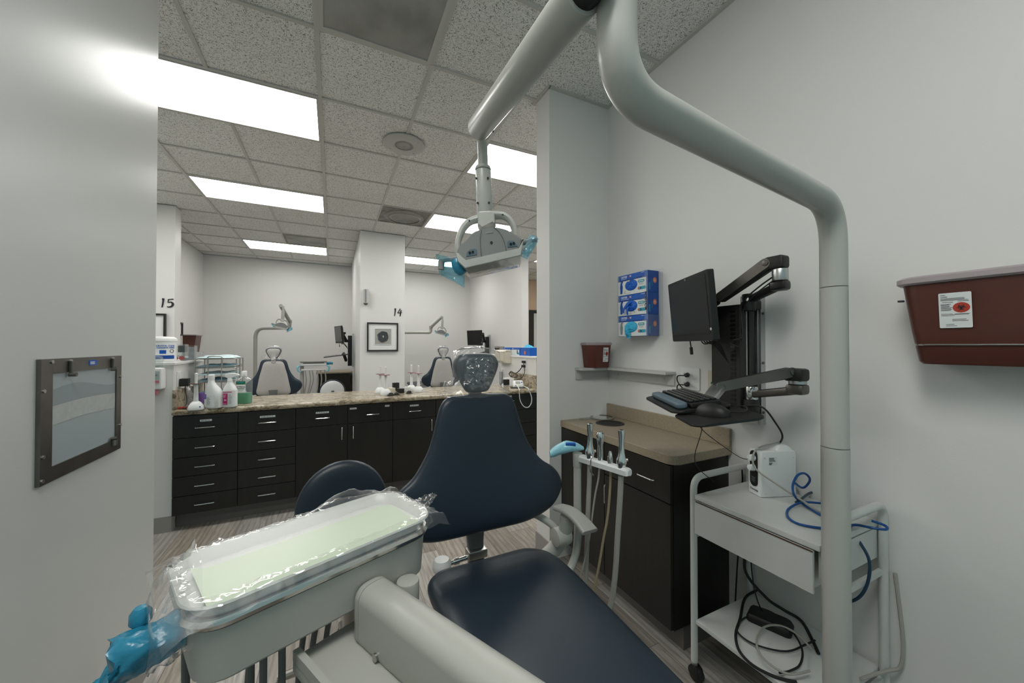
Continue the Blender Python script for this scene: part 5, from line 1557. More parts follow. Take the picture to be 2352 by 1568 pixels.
for i in range(8):
    a, b = xs[i], xs[i + 1]
    t = thing('drawer_cabinet', CL[i], 'cabinet', ((a + b) / 2, 3.86, 0), 0, 'cabinets under the granite counter')
    MB().bb((a + .0005, CF, .118), (b - .0005, 4.16, .8575)).build('carcass', MT['dark2'], t)
    MB().bb((a + .0005, CF + .075, 0), (b - .0005, 4.10, .117)).build('toe_kick', MT['kick'], t)
    xm = (a + b) / 2
    y0, y1 = CF - .0195, CF - .0005
    if i in (0, 1, 7):
        for j in range(5):
            d = MB().bb((a + .002, y0, ZD[j + 1] + .002), (b - .002, y1, ZD[j] - .002), bevel=.0015).build('drawer', MT['dark'], t)
            hz = ZD[j] - (.092 if j == 0 else (ZD[j] - ZD[j + 1]) * .5)
            if i == 7:
                hz = [.815, .665, .52, .378, .235][j] - .022; pull(d, a + .065, hz, .085)
                if j in (0, 1): strip(d, a + .06, hz + .045, .055, 50 + j)
                if j == 2: strip(d, a + .125, hz - .045, .045, 59)
            else:
                pull(d, xm, hz, .118)
                if j == 0: strip(d, xm, hz + .048 - (.004 if i else 0), .072 if i == 0 else .105, i)
    else:
        zs = .690
        d = MB().bb((a + .002, y0, zs + .002), (b - .002, y1, .851), bevel=.0015).build('drawer', MT['dark'], t)
        pull(d, xm + (.015 if i == 3 else -.0), .762, .108)
        if i == 2: strip(d, xm, .806, .10, 3)
        if i == 3: strip(d, a + .045, .822, .055, 4); strip(d, b - .05, .826, .038, 7)
        if i == 4: strip(d, xm - .005, .812, .082, 5)
        d = MB().bb((a + .002, y0, .121), (b - .002, y1, zs - .002), bevel=.0015).build('door', MT['dark'], t)
        pull(d, (b - .045) if i in (2, 4) else a + .045, .615, .105, vert=True)


def on_counter(u, v, dz=0): return PZ(u, v, GZ + .0005)


# ---------------- curing lights
def curing_light(label, loc, rz, shield='shield'):
    t = thing('curing_light', label, 'curing light', loc, rz, 'curing lights on white stands')
    MB().loft([[V((x, y, z)) for x, y in rrect(w_, d_, min(w_, d_) * .4, 5)] for w_, d_, z in ((.094, .094, 0), (.098, .098, .006), (.088, .090, .028), (.066, .068, .048), (.040, .042, .060))]).build('base', MT['white'], t, False)
    MB().box((.02, -.040, .022), (.018, .008, .010), bevel=.002).build('base_display', MT['bluedk'], t, False)
    w_ = MB().lathe([(0, .05), (.016, .05), (.0145, .09), (.0125, .14), (.0125, .185), (.009, .195), (.0085, .215), (.0095, .225), (.0085, .250), (.0095, .258), (.010, .268), (.004, .272), (0, .272)], None, 20)
    w_.build('wand', MT['white'], t, False)
    MB().lathe([(.012, .190), (.040, .191), (.041, .193), (.040, .195), (.012, .194)], None, 28).build('eye_shield', MT[shield], t, False)
    return t


MT['shield'] = mat('red_shield', (.22, .03, .035), .3)
MT['shielddk'] = mat('amber_dark_shield', (.07, .025, .018), .3)
p = on_counter(450, 940)
c1 = curing_light('white curing light on its stand nearest the left end of the counter', (p.x, p.y, GZ + .0005), .2, 'shielddk')
p = on_counter(873, 903); curing_light('left one of two white curing lights with red discs at the counter middle', (p.x, p.y, GZ + .0005), .3)
p = on_counter(886, 907); curing_light('right one of two white curing lights with red discs beside the black box', (p.x, p.y + .005, GZ + .0005), .5)
p = on_counter(945, 897); cl = curing_light('left wand of the paired curing lights next to the chair backrest', (p.x, p.y, GZ + .0005), .2)
p = on_counter(953, 900); curing_light('right wand of the paired curing lights next to the chair backrest', (p.x + .03, p.y - .03, GZ + .0005), .2)

# ---------------- bottles at the left end
p = on_counter(431, 932)
t = thing('pump_bottle', 'small clear pump bottle standing against the granite side splash', 'bottle', p)
MB().lathe([(0, 0), (.030, 0), (.033, .004), (.033, .095), (.026, .112), (.014, .120), (.014, .126), (0, .126)], M.Translation(p)).build('bottle_body', MT['clear'], t)
MB().lathe([(0, .124), (.016, .124), (.016, .140), (.007, .143), (.006, .158), (.010, .160), (.010, .168), (0, .168)], M.Translation(p)).tube([p + V((-.006, 0, .164)), p + V((.015, -.004, .164)), p + V((.032, -.006, .158))], .0045, n=8).build('pump', MT['white'], t)
p = on_counter(463, 928) + V((0, .03, 0))
t = tag(MB().lathe([(0, 0), (.022, 0), (.023, .002), (.030, .085), (.0315, .086), (.0315, .089), (.028, .089), (.022, .004), (0, .004)], M.Translation(p), 30).build('plastic_cup', MT['purple'], None), 'small purple plastic cup between the curing light and a white bottle', 'cup')


def bottle_rings(p, secs, rz, n=28, e=.7):
    Rz = M.Translation(p) @ M.Rotation(rz, 4, 'Z')
    out = []
    for a, b, z, ox in secs:
        out.append([Rz @ V((ox + a * math.copysign(abs(math.cos(q)) ** e, math.cos(q)), b * math.copysign(abs(math.sin(q)) ** e, math.sin(q)), z)) for q in [2 * PI * j / n for j in range(n)]])
    return out


def curved_label(p, rz, a, b, z0, z1, q0, q1, m, par, name, off=.0006, e=.7, ox=0):
    Rz = M.Translation(p) @ M.Rotation(rz, 4, 'Z')
    def fn(u, v):
        q = q0 + (q1 - q0) * u
        return Rz @ V((ox + (a + off) * math.copysign(abs(math.cos(q)) ** e, math.cos(q)), (b + off) * math.copysign(abs(math.sin(q)) ** e, math.sin(q)), z0 + (z1 - z0) * v))
    return MB().sheet(fn, 24, 2).build(name, MT[m], par)


p = on_counter(491, 936)
t = thing('spray_bottle', 'white bottle with a violet label and no trigger left of the magenta one', 'bottle', p, 0, 'cleaning bottles on the counter')
MB().loft(bottle_rings(p, [(.055, .034, 0, 0), (.060, .037, .006, 0), (.061, .038, .08, 0), (.060, .037, .11, .002), (.048, .032, .145, -.006), (.030, .024, .175, -.016), (.019, .018, .20, -.020), (.018, .018, .215, -.020)], -.45)).build('bottle_body', MT['white'], t)
T0 = M.Translation(p) @ M.Rotation(-.45, 4, 'Z') @ M.Translation((-.020, 0, 0))
MB().lathe([(0, .213), (.020, .213), (.021, .22), (.021, .250), (.016, .254), (0, .254)], T0, 24).build('bottle_cap', MT['white'], t)
curved_label(p, -.45, .061, .038, .012, .100, -PI * .98, -PI * .35, 'label', t, 'bottle_label')
l = curved_label(p, -.45, .061, .038, .070, .108, -PI * .95, -PI * .60, 'violet', t, 'violet_label', .0009)
curved_label(p, -.45, .061, .038, .040, .085, -PI * .93, -PI * .74, 'ink', t, 'label_picture', .0012)
k = MB(); TL_ = M.Translation(p) @ M.Rotation(-.45, 4, 'Z') @ frame((-.012, -.0395, .055), (1, 0, 0), z=(0, -1, 0))
for j in range(6): bars(k, TL_, -.012 + .001 * (j % 2), .025 - .0 - j * .010, .03, 1, 1, .0035, random.Random(j))
k.build('label_print', MT['inkgrey'], t)


def trigger_head(par, p, rz, z, m='white'):
    T_ = M.Translation(p + V((0, 0, z))) @ M.Rotation(rz, 4, 'Z')
    MB().lathe([(0, 0), (.0175, 0), (.0175, .024), (.014, .030), (0, .030)], T_, 22).build('collar', MT[m], par)
    prof = [(-.034, .045), (-.030, .062), (-.010, .070), (.030, .066), (.058, .058), (.062, .050), (.055, .044), (.020, .042), (.012, .028), (-.012, .028), (-.022, .036)]
    MB().prism(prof, .026, T_ @ M.Rotation(PI / 2, 4, 'X') @ M.Translation((0, 0, -.013)), bevel=.004).build('spray_head', MT[m], par)
    MB().tube([T_ @ V((.030, 0, .042)), T_ @ V((.038, 0, .025)), T_ @ V((.036, 0, .008)), T_ @ V((.030, 0, -.006))], [.006, .005, .004], n=8, flat=1).build('trigger', MT[m], par)


p = on_counter(528, 934)
t = thing('spray_bottle', 'white trigger spray bottle with a magenta label on the counter', 'bottle', p, 0, 'cleaning bottles on the counter')
MB().loft(bottle_rings(p, [(.044, .030, 0, 0), (.048, .033, .005, 0), (.048, .033, .125, 0), (.046, .032, .135, 0), (.034, .026, .160, 0), (.018, .018, .185, 0), (.016, .016, .195, 0)], -.38)).build('bottle_body', MT['white'], t)
trigger_head(t, p, .05, .193)
l = curved_label(p, -.38, .048, .033, .010, .128, -PI * .98, -PI * .05, 'label', t, 'bottle_label')
TL_ = M.Translation(p) @ M.Rotation(-.38, 4, 'Z') @ frame((0, -.0345, .068), (1, 0, 0), z=(0, -1, 0))
q = MB().box((-.012, -.004, .0003), (.034, .088, .0006), T=TL_).build('magenta_panel', MT['magenta'], t)
k = MB(); bars(k, TL_, -.026, .028, .022, 3, .008, .0028, random.Random(1), z=.001); text_mb('2x', .018, TL_ @ M.Translation((-.012, -.01, .001)), .0002, bold=.0006, mb=k); bars(k, TL_, -.026, -.040, .026, 1, 1, .003, random.Random(1), z=.001)
k.build('panel_lettering', MT['label'], q)
k = MB(); bars(k, TL_, .010, .030, .028, 9, .0085, .0022, random.Random(2)); k.build('label_print', MT['inkgrey'], t)
k = MB(); bars(k, TL_, -.030, .050, .066, 1, 1, .006, random.Random(2), jit=0); k.build('title_print', MT['magenta'], t)

p = on_counter(556, 927) + V((.01, .02, 0))
t = thing('mouthwash_bottle', 'clear bottle of green mouthwash right of the spray bottles', 'bottle', p)
rzm = -.36
MB().loft(bottle_rings(p, [(.050, .034, 0, 0), (.054, .037, .005, 0), (.054, .037, .185, 0), (.050, .034, .20, 0), (.022, .022, .215, 0), (.019, .019, .225, 0)], rzm, e=.5)).build('bottle_body', MT['clear'], t)
MB().loft(bottle_rings(p, [(.048, .032, .003, 0), (.052, .035, .007, 0), (.052, .035, .088, 0)], rzm, e=.5)).build('green_liquid', MT['green'], t)
MB().cyl(p + V((0, 0, .222)), p + V((0, 0, .266)), .021, .020, bevel=.003).build('bottle_cap', MT['white'], t)
TL_ = M.Translation(p) @ M.Rotation(rzm, 4, 'Z') @ frame((-.004, -.0382, .12), (1, 0, 0), z=(0, -1, 0))
MB().box((.0, .052, .0002), (.070, .026, .0006), T=TL_).build('green_band', MT['greendk'], t)
q = MB().box((.0, .006, .0002), (.074, .064, .0006), T=TL_).build('bottle_label', MT['label'], t)
text_mb('LISTERINE', .0165, TL_ @ M.Translation((0, .018, .0008)), .0002, bold=.0004, sx=.92).build('lettering', MT['ink'], q)
k = MB(); bars(k, TL_, -.028, .004, .056, 1, 1, .006, random.Random(3), jit=0, z=.0008); bars(k, TL_, -.028, -.008, .05, 2, .007, .002, random.Random(3), z=.0008); k.build('label_print', MT['greendk'], q)
k = MB(); bars(k, TL_, -.026, .056, .05, 1, 1, .006, random.Random(4), z=.0008); k.build('band_print', MT['teal'], t)

# ---------------- sterilisation rack with blue pouches
X0r, X1r, Y0r, Y1r = -1.020, -.742, 3.870, 4.165
RK = thing('wire_rack', 'stacked chrome wire rack full of blue pouches behind the bottles', 'rack', ((X0r + X1r) / 2, (Y0r + Y1r) / 2, GZ + .0005))
RZ = GZ + .365
wr = MB()
rt = .0042
for z in (RZ, RZ - .06, RZ - .075, RZ - .18, RZ - .195, RZ - .30):
    wr.tube(rounded([(X0r, Y0r, z), (X1r, Y0r, z), (X1r, Y1r, z), (X0r, Y1r, z)], .02, 4, True), rt * .8, n=8, closed=True, smooth=False)
for x, y in ((X0r, Y0r + .02), (X1r, Y0r + .02), (X0r, Y1r - .02), (X1r, Y1r - .02), (X0r + .09, Y0r), (X0r + .18, Y0r), (X1r, Y0r + .15)):
    wr.tube([(x, y, GZ + .002), (x, y, RZ + .0)], rt, n=8, smooth=False)
wr.tube(rounded([(X0r + .085, Y0r - .002, RZ - .08), (X0r + .085, Y0r - .002, RZ + .022), (X0r + .185, Y0r - .002, RZ + .022), (X0r + .185, Y0r - .002, RZ - .08)], .02, 4), rt, n=8, smooth=False)
for k_ in range(10):
    for z in (RZ, RZ - .075, RZ - .195, RZ - .30):
        x = X0r + (X1r - X0r) * (k_ + .5) / 10
        wr.tube([(x, Y0r, z), (x, Y1r, z)], .0018, n=6, smooth=False)
wr.build('wire_frame', MT['steel'], RK)
MT['pouch'] = mat('blue_pouch', (.14, .30, .38), .3, bump=.5, bscale=40, bdist=.006)
MT['pouchlt'] = mat('pale_blue_pouch', (.46, .60, .62), .3, bump=.5, bscale=40, bdist=.006)
PL = [('pale blue pouch lying on top of the wire rack', RZ + .005, 'pouchlt'), ('blue pouch on the second tier of the wire rack', RZ - .068, 'pouch'), ('crinkled blue pouch on the third tier of the wire rack', RZ - .135, 'pouchlt'), ('dark blue pouch on the fourth tier behind the bottles', RZ - .188, 'pouch'), ('blue pouch on the lowest tier of the wire rack', RZ - .292, 'pouch')]
for k_, (lb, z, m_) in enumerate(PL):
    def pf(u, v, k_=k_, z=z):
        x = X0r + .012 + (X1r - X0r - .024) * u; y = Y0r - .006 + (Y1r - Y0r) * v
        e = min(u, 1 - u, v, 1 - v)
        return V((x, y, z + .018 * min(1, e * 7) * (1 + .7 * NZ.noise(V((x * 16, y * 20, k_)))) + .002))
    def pb(u, v, k_=k_, z=z):
        q = pf(u, v); return V((q.x, q.y, z))
    tag(MB().sheet(pf, 24, 24).sheet(pb, 2, 2).build('sterile_pouch', MT[m_], None), lb, 'pouch', 'sterilised instrument pouches')

# ---------------- low left wall: outlet, adapter, soap, wipes, boxes
OX = -1.066
t = thing('wall_outlet', 'white outlet on the low left wall above the granite splash', 'outlet', (OX, 3.69, 1.09))
MB().bb((OX + .0005, 3.645, 1.060), (OX + .006, 3.720, 1.178), bevel=.002).build('cover_plate', MT['white'], t)
for z in (1.145, 1.095): MB().prism(rrect(.03, .026, .010, 4), .0015, frame((OX + .006, 3.682, z), (0, 1, 0), z=(1, 0, 0))).build('receptacle', MT['label'], t)
t = thing('power_adapter', 'black power adapter plugged into the outlet on the low left wall', 'adapter', (OX + .03, 3.70, 1.07))
MB().bb((OX + .009, 3.665, 1.062), (OX + .062, 3.722, 1.122), bevel=.004).build('adapter_body', MT['black'], t)
MB().tube([(OX + .04, 3.69, 1.063), (OX + .042, 3.685, 1.03), (OX + .052, 3.675, .98), (OX + .055, 3.67, .94), (OX + .06, 3.64, .908), (OX + .10, 3.62, .904)], .003, n=8).build('cord', MT['rubber'], t)
p = on_counter(418, 939)
t = tag(MB().box(p + V((0, .0, .009)), (.05, .022, .016), bevel=.004).build('cord_plug', MT['biored'], None), 'red and black cord plug lying at the left end of the granite', 'plug')
p2 = p + V((.04, .01, .0032))
tag(MB().tube([p2, p2 + V((.03, .02, 0)), p2 + V((.06, -.01, 0)), p2 + V((.03, -.035, 0)), p2 + V((-.03, -.03, 0)), p2 + V((-.02, -.015, .007)), p2 + V((.05, .005, .007))], .003, n=8).build('loose_cable', MT['rubber'], None), 'tangled thin black cord on the granite left of the curing light', 'cord')
# soap dispenser
SX = PYp(352, 860, 3.55).x
t = thing('soap_dispenser', 'white soap dispenser with pink soap on the low wall beside the near wall edge', 'soap dispenser', (SX, 3.585, 1.02))
MB().bb((SX - .06, 3.50, 1.060), (SX + .062, 3.5845, 1.215), bevel=.012).build('case', MT['white'], t)
MB().bb((SX - .045, 3.496, 1.128), (SX + .052, 3.4995, 1.195), bevel=.001).build('window', MT['clear'], t)
MB().bb((SX - .045, 3.4945, 1.108), (SX + .050, 3.4995, 1.126), bevel=.001).build('soap_level', MT['pink'], t)
MB().bb((SX - .05, 3.51, 1.216), (SX + .05, 3.58, 1.30), bevel=.014).build('refill_bag', MT['clear'], t)
MB().bb((SX - .03, 3.515, 1.020), (SX + .030, 3.56, 1.059), bevel=.006).build('push_nozzle', MT['pink'], t)
k = MB(); bars(k, frame((SX, 3.4945, 1.165), (1, 0, 0), z=(0, -1, 0)), -.03, 0, .07, 1, 1, .009, random.Random(3), jit=0); k.build('window_print', MT['inkgrey'], t)
# wipes tub
ZT = LW + .0225
w_ = PYp(373, 820, 3.76)
WP = V((w_.x, 3.76, ZT)); wr_ = .084
t = thing('wipes_tub', 'tall white tub of cleaning wipes on the low left wall', 'tub', WP)
MB().lathe([(0, 0), (wr_ - .004, 0), (wr_, .004), (wr_, .155), (wr_ + .002, .157), (0, .157)], M.Translation(WP), 40).build('tub_body', MT['white'], t)
MB().lathe([(0, .157), (wr_ + .003, .157), (wr_ + .003, .172), (wr_ - .004, .184), (wr_ - .02, .192), (0, .195)], M.Translation(WP), 40).build('tub_lid', MT['white'], t)
def wrap_text(s, size, z, a0, m, name, bold=.0003, sx=.9):
    """lettering bent round the tub"""
    mb = text_mb(s, size, M.Identity(4), .0003, 'CENTER', bold=bold, sx=sx)
    for v in mb.bm.verts:
        a = a0 + v.co.x / wr_; rr = wr_ + .0008 + v.co.z
        v.co = V((WP.x + rr * math.sin(a), WP.y - rr * math.cos(a), WP.z + z + v.co.y))
    return mb.build(name, MT[m], t)
aw = math.atan2(-WP.x, WP.y) * 1.0 + .25
wrap_text('CRYSTAL CLEAR', .017, .122, aw, 'blue', 'lettering')
wrap_text('CLEANING WIPES', .0155, .107, aw, 'blue', 'lettering')
def arc_patch(a0, a1, z0, z1, m, name, off=.0006):
    return MB().sheet(lambda u, v: V((WP.x + (wr_ + off) * math.sin(a0 + (a1 - a0) * u), WP.y - (wr_ + off) * math.cos(a0 + (a1 - a0) * u), WP.z + z0 + (z1 - z0) * v)), 20, 1).build(name, MT[m], t)
arc_patch(aw - .9, aw + .66, .022, .050, 'bluedk', 'dark_band')
arc_patch(aw - .45, aw + .0, .062, .090, 'blue', 'picture_patch')
wrap_text('care', .016, .036, aw + .2, 'label', 'band_lettering') if False else None
def ringpts(a, z, r_): return [V((WP.x + (wr_ + .001) * math.sin(a + r_ * math.cos(q) / wr_), WP.y - (wr_ + .001) * math.cos(a + r_ * math.cos(q) / wr_), WP.z + z + r_ * math.sin(q))) for q in [2 * PI * i / 18 for i in range(18)]]
MB().tube(ringpts(aw + .42, .083, .013), .0015, n=5, closed=True, smooth=False).build('round_symbol', MT['ink'], t)
# acrylic holders
for lb, u, dx, m_, q in (('clear acrylic box holding red-lensed glasses beside the wipes tub', 414, .07, 'acrylic', 0), ('clear acrylic box with a grey mesh insert right of the glasses', 441, .07, 'acrylic', 1), ('small clear empty box at the far end of the low wall ledge', 469, .06, 'acrylic', 2)):
    Y_ = (3.83, 4.01, 4.185)[q]
    P_ = PYp(u, 815, Y_); P_.z = ZT
    h_ = (.135, .125, .068)[q]; wd = (.082, .088, .10)[q]
    P_.x = min(P_.x, OX - wd / 2 + .02)
    t = thing('acrylic_box', lb, 'box', P_, 0, 'clear boxes on the low wall')
    b_ = MB(); a_, c_ = V((P_.x - wd / 2, P_.y - .04, ZT)), V((P_.x + wd / 2, P_.y + .04, ZT + h_))
    for p_, q_ in (((a_.x, a_.y, ZT), (c_.x, c_.y, ZT + .003)), ((a_.x, a_.y, ZT), (a_.x + .003, c_.y, c_.z)), ((c_.x - .003, a_.y, ZT), (c_.x, c_.y, c_.z)), ((a_.x + .003, a_.y, ZT + .003), (c_.x - .003, a_.y + .003, c_.z)), ((a_.x + .003, c_.y - .003, ZT + .003), (c_.x - .003, c_.y, c_.z))):
        b_.bb(p_, q_)
    b_.build('clear_walls', MT['acrylic'], t)
    if q == 0:
        MB().bb((a_.x + .03, a_.y + .02, ZT + .07), (c_.x - .004, c_.y - .005, ZT + .125), bevel=.006).build('dark_case', MT['black'], t)
        for s_ in (-1, 1):
            MB().lathe([(0, 0), (.016, .001), (.018, .003), (0, .004)], frame((P_.x + s_ * .019, a_.y + .008, ZT + .025), (1, 0, 0), z=(0, -1, 0)), 18).build('red_lens', MT['biored'], t)
        MB().tube([(P_.x - .036, a_.y + .010, ZT + .030), (P_.x - .03, a_.y + .05, ZT + .045), (P_.x + .03, a_.y + .06, ZT + .02)], .002, n=6).build('temple', MT['ink'], t)
    if q == 1:
        MB().bb((a_.x + .006, a_.y + .006, ZT + .004), (c_.x - .006, c_.y - .006, ZT + .110), bevel=.003).build('mesh_insert', MT['inkgrey'], t)

# ---------------- middle of the counter: small chargers and boxes
for nm, lb, u, v, sz, m_, rz in (('charger_box', 'tall black box standing behind the small chargers', 909, 897, (.062, .045, .085), 'black', .2), ('charger_box', 'low black box right of the tall black box', 920, 902, (.05, .06, .045), 'black', .5),
                                ('carton', 'small white carton beside the right curing light', 899, 903, (.045, .07, .055), 'cream', .5), ('carton', 'small white folded carton left of the paired curing lights', 936, 898, (.06, .05, .045), 'white', -.3)):
    p = on_counter(u, v)
    tag(MB().box((0, 0, sz[2] / 2), sz, T=M.Translation(p) @ M.Rotation(rz, 4, 'Z'), bevel=.003).build(nm, MT[m_], None), lb, 'box')
for lb, u, v in (('round black plug lying left of the small charger boxes', 898, 908), ('round black plug lying in front of the tall black box', 911, 907), ('black plug with coiled cord beside the paired curing lights', 940, 903)):
    p = on_counter(u, v)
    t = thing('round_plug', lb, 'plug', p, 0, 'small black plugs')
    MB().lathe([(0, 0), (.020, 0), (.023, .004), (.022, .016), (.014, .026), (0, .028)], M.Translation(p), 20).build('plug_body', MT['black'], t)
    MB().tube([p + V((-.02, 0, .008)), p + V((-.035, -.012, .004)), p + V((-.01, -.035, .004)), p + V((.025, -.028, .004)), p + V((.034, -.005, .004))], .003, n=8).build('cord', MT['rubber'], t)

# ---------------- right end: blood pressure monitor etc.
p = on_counter(1190, 890)
p.z = GZ + .0005
tag(MB().prism(rrect(.17, .11, .02, 5), .008, M.Translation(p) @ M.Rotation(-.3, 4, 'Z'), bevel=.002).build('dark_mat', MT['black'], None), 'dark flat pad under the blood pressure monitor', 'pad')
BP = thing('blood_pressure_monitor', 'white blood pressure monitor with a grey display at the right counter end', 'blood pressure monitor', p + V((0, 0, .0085)))
TBp = M.Translation(p + V((0, .0, .0088))) @ M.Rotation(-.35, 4, 'Z')
MB().loft([[TBp @ V((x, y + sh_, z)) for x, y in rrect(w_, d_, .022, 5)] for w_, d_, z, sh_ in ((.118, .085, 0, 0), (.125, .09, .01, 0), (.122, .088, .03, .004), (.112, .060, .060, .018), (.10, .045, .070, .022))]).build('case', MT['white'], BP)
TD_ = TBp @ frame((-.004, -.021, .049), (1, 0, 0), z=(0, -.75, .66))
MB().prism(rrect(.056, .036, .003, 3), .002, TD_).build('display', MT['linen'], BP)
MB().cyl(TD_ @ V((.042, .004, 0)), TD_ @ V((.042, .004, .003)), .008, n=16).build('button', MT['bluedk'], BP)
cb = p + V((-.05, -.02, .03))
MB().tube([cb, PD(1187, 884, (p - CAM).dot(FWD) - .08), PYp(1192, 893, 3.515), PYp(1193, 905, 3.512), PYp(1195, 920, 3.512), PYp(1203, 933, 3.512), PYp(1213, 935, 3.512), PYp(1220, 926, 3.512), PYp(1221, 913, 3.512), PYp(1217, 900, 3.515), PYp(1212, 891, 3.53), p + V((.07, .02, .012)), p + V((.03, .05, .03))], .0045, n=9).build('air_hose', MT['white'], BP)
p = on_counter(1172, 887) + V((.02, .10, 0)); p.z = GZ + .0005
t = thing('charging_station', 'white charging base with a dark recess behind the blood pressure monitor', 'charging station', p)
MB().loft([[p + V((x, y, z)) for x, y in rrect(w_, d_, .02, 4)] for w_, d_, z in ((.21, .15, 0), (.21, .15, .02), (.16, .12, .05), (.13, .10, .09))]).build('base_body', MT['white'], t)
MB().box(p + V((-.06, -.075, .048)), (.07, .03, .065), bevel=.004).build('dark_recess', MT['black'], t)
MB().box(p + V((-.10, -.02, .095)), (.025, .06, .15), bevel=.004).build('rear_upright', MT['inkgrey'], t)
p = on_counter(1172, 880) + V((.06, .28, 0)); p.z = GZ + .0005
tag(MB().box(p + V((0, 0, .08)), (.13, .07, .16), bevel=.005).build('white_box', MT['white'], None), 'plain white box standing against the right low wall', 'box')
p = on_counter(1222, 889); p.z = GZ + .0005
p.x = min(p.x, 1.94)
tag(MB().sheet(lambda u, v: p + V(((u - .5) * .12, (v - .5) * .08, .004 + .004 * NZ.noise(V((u * 4, v * 4, 2))))), 8, 8).sheet(lambda u, v: p + V(((u - .5) * .12, (v - .5) * .08, 0)), 2, 2).build('blue_pouch', MT['pouchlt'], None), 'small pale blue pouch lying by the right granite splash', 'pouch')
RX = 2.035
t = thing('wall_outlet', 'outlet with two black plugs on the right low wall', 'outlet', (RX, 3.85, 1.15))
MB().bb((RX - .006, 3.80, 1.10), (RX - .0005, 3.88, 1.22), bevel=.002).build('cover_plate', MT['white'], t)
for k_, z in enumerate((1.185, 1.135)):
    MB().box((RX - .022, 3.84 + .01 * k_, z), (.03, .055, .028), bevel=.004).build('plug', MT['rubber'], t)
MB().tube([(RX - .03, 3.83, 1.18), (RX - .05, 3.79, 1.15), (RX - .045, 3.77, 1.08), (RX - .055, 3.80, 1.02), (RX - .07, 3.84, .99), (RX - .08, 3.92, .97)], .0035, n=8).build('cord', MT['rubber'], t)
MB().tube([(RX - .03, 3.86, 1.13), (RX - .05, 3.90, 1.08), (RX - .06, 3.99, 1.04), (RX - .06, 4.10, 1.06), (RX - .065, 4.14, 1.02), (RX - .07, 4.05, .99), (RX - .075, 3.93, 1.00), (RX - .08, 3.90, 1.03), (RX - .085, 4.0, 1.05), (RX - .09, 4.10, 1.03), (RX - .09, 4.0, .99), (RX - .09, 3.9, .96)], .005, n=8).build('cord', MT['rubber'], t)
t = thing('paper_dispenser', 'cream paper dispenser hung on the right low wall', 'dispenser', (RX - .05, 4.37, 1.17))
MB().loft([[V((x, y, z)) for x, y in ((RX - .0005, 4.22), (RX - .0005, 4.52), (RX - d_ + .02, 4.52), (RX - d_, 4.50), (RX - d_, 4.24), (RX - d_ + .02, 4.22))] for d_, z in ((.085, 1.155), (.105, 1.18), (.105, 1.30), (.085, 1.32))]).build('case', MT['cream'], t)
MB().bb((RX - .108, 4.22, 1.296), (RX - .001, 4.52, 1.300)).build('lid_seam', MT['cream'], t)
GB = ['leftmost blue and white glove box on the right low wall ledge', 'middle blue and white glove box on the right low wall ledge', 'solid blue glove box with an orange sticker on the right low wall ledge']
for k_ in range(3):
    ya = 4.585 - k_ * .255
    x0_ = 2.09
    t = thing('glove_box', GB[k_], 'glove box', (x0_ + .06, ya - .125, ZT), 0, 'glove boxes on the right ledge')
    MB().bb((x0_, ya - .245, ZT), (x0_ + .12, ya, ZT + .098), bevel=.001).build('carton', MT['blue'], t)
    T_ = frame((x0_ - .0002, ya - .1225, ZT + .049), (0, -1, 0), z=(-1, 0, 0))
    if k_ < 2:
        MB().box((-.01, -.012, .0004), (.22, .068, .0008), T=T_).build('front_panel', MT['label'], t)
        MB().prism(rrect(.05, .024, .008, 3, .075, -.024), .0004, T_ @ M.Translation((0, 0, .0009))).build('teal_patch', MT['teal'], t)
        k = MB(); bars(k, T_, -.10, .036, .06, 1, 1, .006, random.Random(2), z=.001); k.build('header_print', MT['label'], t)
        MB().prism(rrect(.03, .05, .01, 4, .05, -.005), .0004, T_ @ M.Translation((0, 0, .0009))).build('hand_print', MT['wristrest'], t)
    else:
        MB().prism(ellipse(.022, .024, 22, .0, -.012), .0004, T_ @ M.Translation((0, 0, .0004))).build('orange_sticker', MT['orange'], t)
        k = MB(); bars(k, T_, -.02, .030, .04, 1, 1, .005, random.Random(2), z=.0006); k.build('header_print', MT['teal'], t)
        MB().sheet(lambda u, v: V((x0_ + .02 + .09 * u, ya - .20 + .20 * v, ZT + .0985 + .028 * math.sin(PI * u) * math.sin(PI * v) * (1 + 1.2 * NZ.noise(V((u * 6, v * 7, 1)))))), 16, 16).build('glove_tuft', MT['glovelt'], t)
tag(MB().box((.455, 5.765 - .02, 2.08), (.001, .001, .001)).build('x', MT['ink'], None), 'x', 'x') if False else None

# ================================================================ PILLARS: numbers, frames, sensor
def brush(mb, T_, pts, ws, th=.004):
    ws = [w * 1.3 for w in ws]
    p = catmull([V((x, y, 0)) for x, y in pts], 6)
    n = len(p)
    L, R = [], []
    for i in range(n):
        f = i / (n - 1) * (len(ws) - 1); k = min(int(f), len(ws) - 2); w_ = ws[k] + (ws[k + 1] - ws[k]) * (f - k)
        d_ = (p[min(i + 1, n - 1)] - p[max(i - 1, 0)]).normalized(); nn = V((-d_.y, d_.x, 0))
        L.append(p[i] + nn * w_); R.append(p[i] - nn * w_)
    rings = [[a, b, b + V((0, 0, th)), a + V((0, 0, th))] for a, b in zip(L, R)]
    mb.loft(rings, True, (True, True), T_)


